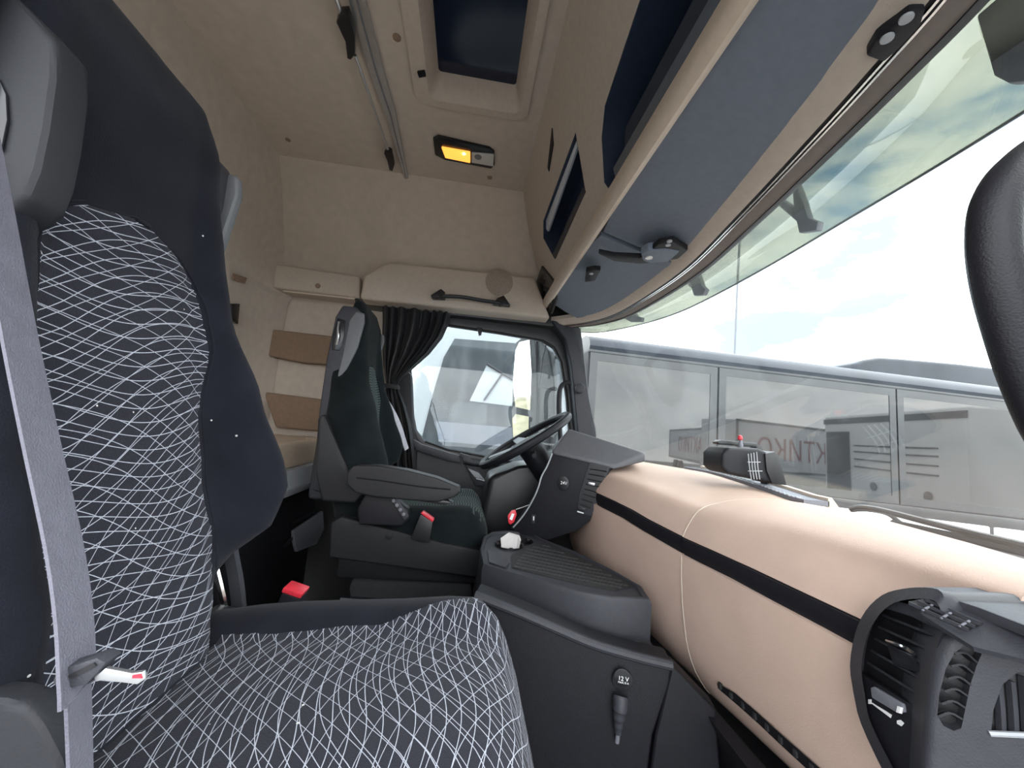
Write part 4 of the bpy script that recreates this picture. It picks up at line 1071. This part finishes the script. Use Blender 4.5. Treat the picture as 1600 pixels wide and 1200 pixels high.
disc('socket_flap', sd(972, 1058, .008), side_n, .018, .003, 'gloss_black', co, seg=24, bevel=.001)
sxv = V(-side_n.y, side_n.x, 0)
text('socket_print', '12 V', sd(974, 1061, .0115), sxv, (0, 0, 1), .012, 'print_white', co)
text('socket_print', 'MAX.15 A', sd(974, 1067, .0115), sxv, (0, 0, 1), .0052, 'print_white', co)
pg = empty('power_plug', sd(970, 1120)); tag(pg, 'grey angled power plug hanging under the twelve volt socket', 'plug')
tube('plug_body', [sd(970, 1088, .006), sd(969, 1105, .014), sd(967, 1125, .014), sd(966, 1145, .012)], [.017, .016, .013, .010, .008], 'grey_plastic', pg, seg=14)
tube('strain_relief', [sd(966, 1142, .012), sd(965, 1152, .011), sd(964, 1160, .009)], .0045, 'mid_grey', pg, seg=8)

# black fan heater on the dash with a tiny red capped peg on top
fn = empty('dash_fan', at(1145, 750, y=1.12)); tag(fn, 'black box fan with louvred end standing on the dashboard top', 'fan')
f0 = [(1097, 702), (1103, 695), (1170, 697), (1190, 702), (1197, 752), (1150, 745), (1100, 735), (1096, 725)]
fy = 1.10
secs = []
def fan_sec(k, sc, dz=0):
    pts = [(1104, 694), (1172, 700), (1182, 712), (1186, 748), (1112, 736), (1098, 728), (1096, 706)]
    return pts
fo = [at(x, y, y=fy) for x, y in ((1098, 704), (1104, 697), (1170, 699), (1162, 706), (1168, 746), (1130, 741), (1102, 733), (1097, 722))]
prism('fan_body', [at(x, y, y=1.17) for x, y in ((1097, 706), (1106, 696), (1150, 698), (1162, 703), (1168, 714), (1174, 748), (1150, 744), (1104, 734), (1097, 726))], (0, -.10, 0), 'dark_plastic', fn, bevel=.014, seg=4)
prism('fan_back_rim', [at(x, y, y=1.18) for x, y in ((1112, 690), (1118, 687), (1172, 692), (1180, 697), (1198, 752), (1188, 755), (1170, 698), (1114, 694))], (0, -.03, 0), 'satin_black', fn, bevel=.003)
fa, fb_ = at(1168, 710, y=1.068), at(1190, 754, y=1.068)
prism('louvre_frame', [at(x, y, y=1.15) for x, y in ((1164, 706), (1178, 703), (1184, 708), (1195, 752), (1174, 750), (1166, 730))], (0, -.085, 0), 'satin_black', fn, bevel=.002)
for k in range(4):
    x = 1169 + 4.4 * k
    tube('louvre', [at(x, 709 - k, y=1.058), at(x + 2, 730, y=1.056), at(x + 5, 749, y=1.058)], .0014, 'light_grey', fn, seg=6)
for k in range(2):
    tube('louvre', [at(1168 + k, 722 + 14 * k, y=1.057), at(1188 + 3 * k, 722 + 14 * k, y=1.057)], .0012, 'light_grey', fn, seg=6, smooth=0)
pk = empty('figurine', at(1156, 696, y=1.12)); tag(pk, 'tiny grey peg with red cap standing on the black dash fan', 'ornament')
pb = at(1157, 697, y=1.12)
loft('peg', [[pb + V(r_ * math.cos(a), r_ * math.sin(a), z_) for a in [2 * math.pi * k / 12 for k in range(12)]] for r_, z_ in ((.007, -.004), (.0075, .004), (.005, .012), (.004, .02))], 'mid_grey', pk)
loft('cap', [[pb + V(r_ * math.cos(a) - .002, r_ * math.sin(a), z_) for a in [2 * math.pi * k / 12 for k in range(12)]] for r_, z_ in ((.004, .018), (.007, .021), (.0075, .026), (.005, .032), (.001, .034))], 'red', pk)

# near grab handle on the passenger side pillar
gr = [at(x, y, y=.27) for x, y in ((1750, 205), (1660, 225), (1600, 262), (1563, 310), (1554, 370), (1562, 440), (1584, 520), (1612, 600), (1656, 690), (1726, 760))]
tag(tube('grab_handle', gr, .0175, 'dark_plastic', seg=18, flat=(.95, 1.1)), 'thick black grab handle at the right edge beside the windscreen', 'handle')
struct(prism('trim_4', [V(.50, .14, 1.62), V(.56, .16, 1.62), V(.74, .16, .84), V(.66, .14, .60), V(.58, .14, .60)], (0, -.08, 0), 'grey_plastic', None, bevel=.01), 'grey windscreen pillar trim on the passenger side')

# ================================================================== OUTSIDE
GZ = -1.45
struct(box('ground', (-40, -40, GZ - .1), (60, 60, GZ), 'asphalt', None, bevel=0), 'grey asphalt yard around the cab')
# smoked outside sun shield with its brackets
ev = empty('sun_shield', (.95, 1.1, 1.5)); tag(ev, 'translucent grey sun shield hung outside above the windscreen', 'sun shield')
low = [at(x, y, x=xx) for x, y, xx in ((905, 519, .72), (940, 519, .82), (1000, 507, .93), (1050, 492, .97), (1100, 470, .99), (1200, 416, 1.0), (1320, 345, .99), (1450, 268, .96), (1600, 175, .92), (1760, 75, .86))]
low = smooth_path(low, 5)
tp_ = rail(.02, .03); k_ = len(low)
def resample(c, n):
    L = [0]
    for a, b in zip(c, c[1:]): L.append(L[-1] + (b - a).length)
    out = []
    for i in range(n):
        d = L[-1] * i / (n - 1); j = max(k for k in range(len(L)) if L[k] <= d + 1e-9); j = min(j, len(c) - 2)
        t = (d - L[j]) / max(1e-9, L[j + 1] - L[j]); out.append(c[j].lerp(c[j + 1], t))
    return out
lo_, hi_ = resample(low, 40), resample(tp_, 40)
rows = [[h.lerp(l, t) + V(.03, 0, .035) * math.sin(math.pi * t) for h, l in zip(hi_, lo_)] for t in (0, .2, .4, .6, .8, 1)]
loft('shield_sheet', rows, 'smoked_visor', ev, closed=False, solid=.004)
tube('shield_edge', lo_, .0035, 'visor_grey', ev, seg=6, smooth=0)
for pts, xx in (([(1210, 302), (1222, 312), (1240, 325), (1238, 300), (1232, 290), (1245, 288), (1250, 302), (1262, 340), (1278, 346), (1275, 360), (1248, 364), (1244, 346), (1212, 318)], .86),
                ([(1062, 430), (1080, 440), (1076, 420), (1082, 415), (1090, 428), (1096, 446), (1102, 452), (1098, 461), (1084, 462), (1080, 450), (1060, 436)], .90),
                ([(965, 491), (985, 482), (994, 494), (1002, 496), (1001, 503), (985, 503), (975, 498)], .86),
                ([(1525, 25), (1600, -40), (1680, -40), (1680, 120), (1575, 130), (1552, 118)], .80)):
    prism('bracket', [at(x, y, x=xx) for x, y in pts], (.02, 0, 0), 'mid_grey', ev, bevel=.004)

# wipers resting at the base of the windscreen
wp = empty('wiper', at(1400, 800, x=1.15)); tag(wp, 'black wiper arm and blade lying outside at the foot of the windscreen', 'wiper')
tube('wiper_arm', [at(x, y, x=1.12) for x, y in ((1330, 796), (1345, 793), (1380, 798), (1450, 816), (1530, 836), (1640, 862), (1720, 884))], .008, 'satin_black', wp, seg=8)
tube('wiper_blade', [at(x, y, x=1.12) for x, y in ((1395, 818), (1450, 830), (1530, 848), (1640, 878), (1720, 905))], .010, 'rubber', wp, seg=8)
tube('hose', [at(x, y, x=1.14) for x, y in ((1330, 797), (1352, 796), (1385, 802), (1408, 818))], .006, 'rubber', wp, seg=8)

# ---- the coach ahead on the left
BY = 4.2
bus = empty('coach', V(5, BY + 1.2, GZ)); tag(bus, 'long dark-glazed coach parked across beyond the windscreen', 'bus')
def bp_(px, py, d=0): return at(px, py, y=BY + d)
lt = lambda x: V(x, BY, 0)
# level lines of the coach side as functions of x (it stands on slightly sloping ground)
def zl(x, z0): return z0 - .020 * (x - 1.2)
BX0, BX1 = 1.30, 11.5
def band(name, z0, z1, y0, y1, mat, x0=BX0, x1=BX1, bevel=.01, s0=.020, s1=.020):
    f = lambda x, z, s: z - s * (x - 1.2)
    pts = [V(x0, y0, f(x0, z0, s0)), V(x1, y0, f(x1, z0, s0)), V(x1, y0, f(x1, z1, s1)), V(x0, y0, f(x0, z1, s1))]
    return prism(name, pts, (0, y1 - y0, 0), mat, bus, bevel=bevel)
# roof cove
rp = [(BY, 1.985), (BY - .02, 2.03), (BY + .0, 2.09), (BY + .06, 2.15), (BY + .18, 2.19), (BY + 1.2, 2.22), (BY + 2.3, 2.19), (BY + 2.4, 1.985)]
loft('roof', [[V(x, y, z - .012 * (x - 1.2)) for y, z in rp] for x in (BX0, 4, 7, BX1)], 'bus_blue', bus, ang=40)
band('cant_rail', 1.955, 1.99, BY - .005, BY + 2.3, 'bus_frame', s0=.012, s1=.012)
# windows with posts
posts = [bp_(910, 600).x + .06, bp_(1122, 620).x, bp_(1402, 660).x, bp_(1402, 660).x + 2.25, bp_(1402, 660).x + 4.5]
for i, (a, b) in enumerate(zip(posts, posts[1:])):
    band('side_window', .645, 1.955, BY + .006, BY + .03, 'bus_glass', a + .012, b - .012, 0, .036, .012)
    for za, zb in ((1.955, 1.865), (.735, .645)):
        band('glass_border', zb, za, BY + .001, BY + .012, 'bus_frame', a + .012, b - .012, 0, .012 if za > 1 else .036, .012 if za > 1 else .036)
    for xa, xb in ((a + .012, a + .10), (b - .10, b - .012)):
        band('glass_border', .66, 1.95, BY + .0005, BY + .012, 'bus_frame', xa, xb, 0, .036, .012)
band('window_backing', .60, 1.96, BY + .03, BY + 2.3, 'print_black', BX0, BX1, 0, .036, .012)
band('waist_rail', .575, .65, BY + .0, BY + .06, 'bus_frame', s0=.05, s1=.04)
band('lower_body', GZ + .35, .575, BY - .01, BY + 2.35, 'bus_white', BX0, bp_(1546, 830).x, .02, .0, .05)
band('lower_body', GZ + .35, .575, BY - .01, BY + 2.35, 'bus_white', bp_(1556, 830).x, BX1, .02, .0, .05)
band('body_gap', GZ + .35, .57, BY + .02, BY + 2.3, 'bus_frame', BX0, BX1, 0, .0, .05)
for x in (3.2, 9.4):
    disc('wheel', V(x, BY - .02, GZ + .5), (0, 1, 0), .5, .3, 'rubber', bus, seg=32, bevel=.02)
ac = [bp_(x, y, .9) for x, y in ((1335, 568), (1352, 562), (1375, 558), (1410, 560), (1500, 568), (1600, 580), (1700, 590), (1700, 640), (1335, 600))]
prism('roof_unit', ac, (0, .9, 0), 'bus_blue', bus, bevel=.06, seg=4)

# lamp post far behind
lpz = at(1146, 560, y=14)
tag(tube('lamp_post', [V(lpz.x, 14, GZ), V(lpz.x, 14, 3.0), at(1153, 425, y=14), at(1156, 370, y=14)], .045, 'mid_grey', seg=8, smooth=0), 'thin grey pole standing behind the coach against the sky', 'pole')

# ---- vehicle beyond the driver window, facing this way
nv = empty('white_truck', V(.3, 5.2, GZ)); tag(nv, 'white vehicle with big dusty windscreen seen through the driver window', 'truck')
NY = 4.4
body = [at(x, y, y=NY) for x, y in ((652, 700), (655, 600), (662, 540), (676, 516), (700, 506), (880, 520), (886, 720), (884, 760), (650, 760))]
bxs = [V(-.78, NY, .35), V(-.70, NY, 1.2), V(-.60, NY, 1.8), V(-.48, NY, 2.05), V(-.30, NY, 2.2), V(1.0, NY, 2.24), V(1.16, NY, 2.0), V(1.22, NY, 1.0), V(1.22, NY, GZ + .5), V(-.78, NY, GZ + .5)]
prism('cab_body', bxs, (0, 2.0, 0), 'white_paint', nv, bevel=.10, seg=5)
ws = [(-.50, .72), (-.42, 1.3), (-.34, 1.75), (-.24, 1.98), (.96, 2.02), (1.04, 1.8), (1.08, 1.2), (1.08, .70), (.3, .62)]
prism('windscreen', [V(x, NY - .012, z) for x, z in ws], (0, .01, 0), 'coach_glass', nv, bevel=0)
# things behind / on the screen
prism('sun_blind', [V(x, NY - .018, z) for x, z in ((-.30, 1.42), (1.05, 1.44), (1.06, 1.28), (-.33, 1.26))], (0, .006, 0), 'bus_frame', nv)
prism('dash_shelf', [V(x, NY - .018, z) for x, z in ((-.35, 1.02), (.9, 1.02), (.9, .80), (-.3, .80))], (0, .006, 0), 'mid_grey', nv)
prism('screen_panel', [V(x, NY - .020, z) for x, z in ((.0, 1.28), (.16, 1.72), (.62, 1.52), (.62, 1.26))], (0, .006, 0), 'white_paint', nv)
tube('wiper_arm', [V(.16, NY - .03, 1.72), V(.36, NY - .03, 1.62), V(.80, NY - .03, 1.42)], .015, 'satin_black', nv, seg=6, smooth=0)
tube('wiper_arm', [V(.34, NY - .03, 1.62), V(.16, NY - .03, 1.30)], .012, 'satin_black', nv, seg=6, smooth=0)
prism('lower_bumper', [V(x, NY - .05, z) for x, z in ((-.8, .55), (1.22, .50), (1.22, .1), (-.8, .1))], (0, .06, 0), 'bus_frame', nv, bevel=.03)
for x in (-.5, .95):
    disc('wheel', V(x, NY + .6, GZ + .5), (1, 0, 0), .5, .28, 'rubber', nv, seg=28, bevel=.02)
# low building line and hill far behind on the left
h = [(-14, 30, GZ), (-9, 30, 1.2), (-5, 30, 2.0), (-1, 30, 1.4), (3, 30, .9), (8, 30, GZ)]

# ---- driver side outside mirror, its glass turned towards the rear
mi = empty('side_mirror', at(835, 700, y=2.55)); tag(mi, 'outside rear-view mirror pair beyond the driver window', 'mirror')
MY = 2.52
MN = V(-.80, -.60, .0).normalized()
MPL = (at(828, 600, y=MY - .03), MN)
def mq(x, y, d=0): return at(x, y, plane=(MPL[0] + MN * d, MN))
prism('mirror_housing', [mq(x, y, -.004) for x, y in ((806, 535), (816, 527), (835, 527), (838, 560), (838, 640), (836, 700), (826, 708), (802, 702), (799, 660), (802, 580))], -MN * .02, 'satin_black', mi, bevel=.005, seg=3)
prism('mirror_back', [mq(x, y, -.024) for x, y in ((828, 530), (846, 533), (858, 548), (866, 600), (866, 660), (858, 700), (845, 710), (828, 704))], -MN * .06, 'satin_black', mi, bevel=.015, seg=3)
for q_ in ([(806, 548), (812, 535), (828, 531), (831, 580), (829, 641), (806, 636), (802, 600)], [(801, 654), (806, 647), (827, 651), (826, 692), (803, 694)]):
    prism('mirror_glass', [mq(x, y, -.002) for x, y in q_], MN * .004, 'mirror_glass', mi, bevel=0)
tube('mirror_arm', [mq(858, 560, -.05), at(880, 556, y=2.45), at(905, 556, y=2.35)], .015, 'satin_black', mi, seg=8)
tube('quarter_bar', [at(x, y, y=2.23) for x, y in ((854, 535), (848, 560), (842, 604), (868, 610))], .004, 'satin_black', mi, seg=6, smooth=0)

# ---- low scrubby hill far to the rear (shows in the mirror)
hv, hf = [], []
for i in range(13):
    for j in range(7):
        u_, v_ = i / 12, j / 6
        hv.append((-55 - 30 * u_, -20 + 60 * v_, GZ + 9 * math.sin(math.pi * u_) * math.sin(math.pi * v_) + random.uniform(0, .5) * (0 < j < 6)))
for i in range(12):
    for j in range(6):
        a_ = i * 7 + j; hf.append((a_, a_ + 1, a_ + 8, a_ + 7))
tag(raw('hill', hv, hf, 'hill_earth'), 'low brown scrubby hill reflected in the outside mirror', 'hill')

# ---- vehicles standing ahead to the right, seen mirrored in the coach windows
def trailer(name, c0, c1, h0, h1, depth, label, words=None, size=1.0, cz=1.0, along=.5, flip=False):
    r = empty(name, V(c0[0], c0[1], GZ)); tag(r, label, 'trailer', 'trailers mirrored in the coach')
    a, b = V(c0[0], c0[1], 0), V(c1[0], c1[1], 0); d = (b - a).normalized(); n_ = V(d.y, -d.x, 0)      # n_ points away from the coach
    if n_.y > 0: n_ = -n_
    if flip: n_ = -n_
    prism('trailer_box', [V(p.x, p.y, h0) for p in (a, b, b + n_ * depth, a + n_ * depth)], (0, 0, h1 - h0), 'trailer_white', r, bevel=.03)
    for z_ in (h0 + .06, h1 - .10):
        prism('edge_rail', [V(p.x, p.y, z_) - n_ * .02 for p in (a, b)] + [V(p.x, p.y, z_) + n_ * .02 for p in (b, a)], (0, 0, .14), 'bus_frame', r)
    for t in (0, .98):
        p = a.lerp(b, t); prism('corner_post', [V(p.x, p.y, h0) - n_ * .025, V(p.x, p.y, h0) - n_ * .025 + d * .16, V(p.x, p.y, h0) + n_ * .02 + d * .16, V(p.x, p.y, h0) + n_ * .02], (0, 0, h1 - h0), 'bus_frame', r)
    for t in (.7, .82):
        p = a.lerp(b, t); disc('wheel', V(p.x, p.y, GZ + .5), n_, .5, .3, 'rubber', r, seg=20, bevel=.02)
    if words:
        p = a.lerp(b, along)
        ex_ = d if flip else -d
        text('lettering', words, V(p.x, p.y, cz) - n_ * .012, ex_, (0, 0, 1), size, 'print_red', r, depth=.004)
    return r
tr1 = trailer('box_trailer', (14.9, -11.6), (27.2, -14.6), -.35, 2.62, 2.4, 'white box trailer with big red Cyrillic lettering mirrored in the coach side', '\u0422\u0410\u041a\u0422\u0418\u041a\u041e', 1.8, 1.0, .46)
tr2 = trailer('box_trailer', (16.4, -15.6), (20.2, -28.5), -.35, 2.25, 2.4, 'white box trailer with small red lettering mirrored left of the dash fan', '\u0422\u0410\u041a\u0422\u0418\u041a\u041e', 1.7, .9, .42, True)
# white truck cab with grille lines
fr_ = empty('cab_truck', V(13.5, -4.4, GZ)); tag(fr_, 'white truck with ribbed panels mirrored at the right in the coach windows', 'truck')
fa_, fb2 = V(16.5, -7.8, 0), V(14.4, -1.2, 0); fd = (fb2 - fa_).normalized(); fn_ = V(-fd.y, fd.x, 0)
if fn_.x < 0: fn_ = -fn_
prism('truck_box', [V(p.x, p.y, -.9) for p in (fa_, fb2, fb2 + fn_ * 2.4, fa_ + fn_ * 2.4)], (0, 0, 3.7), 'bus_white', fr_, bevel=.12, seg=3)
prism('roof_band', [V(p.x, p.y, 2.45) - fn_ * .03 for p in (fa_, fb2)] + [V(p.x, p.y, 2.45) + fn_ * .02 for p in (fb2, fa_)], (0, 0, .22), 'bus_frame', fr_)
for z_ in (1.5, 1.25, .95, .65):
    p, q_ = fa_.lerp(fb2, .30), fa_.lerp(fb2, .85)
    prism('rib', [V(p.x, p.y, z_) - fn_ * .03, V(q_.x, q_.y, z_) - fn_ * .03, V(q_.x, q_.y, z_) + fn_ * .02, V(p.x, p.y, z_) + fn_ * .02], (0, 0, .05), 'bus_frame', fr_)
p, q_ = fa_.lerp(fb2, .03), fa_.lerp(fb2, .26)
prism('dark_gap', [V(p.x, p.y, -.6) - fn_ * .03, V(q_.x, q_.y, -.6) - fn_ * .03, V(q_.x, q_.y, -.6) + fn_ * .02, V(p.x, p.y, -.6) + fn_ * .02], (0, 0, 2.7), 'print_black', fr_)
for t in (.45, .8):
    p = fa_.lerp(fb2, t); disc('lamp', V(p.x, p.y, 0) - fn_ * .03, -fn_, .16, .03, 'print_black', fr_, seg=16)
for t in (.2, .85):
    p = fa_.lerp(fb2, t) + fn_ * .3; disc('wheel', V(p.x, p.y, GZ + .5), fn_, .5, .3, 'rubber', fr_, seg=20, bevel=.02)
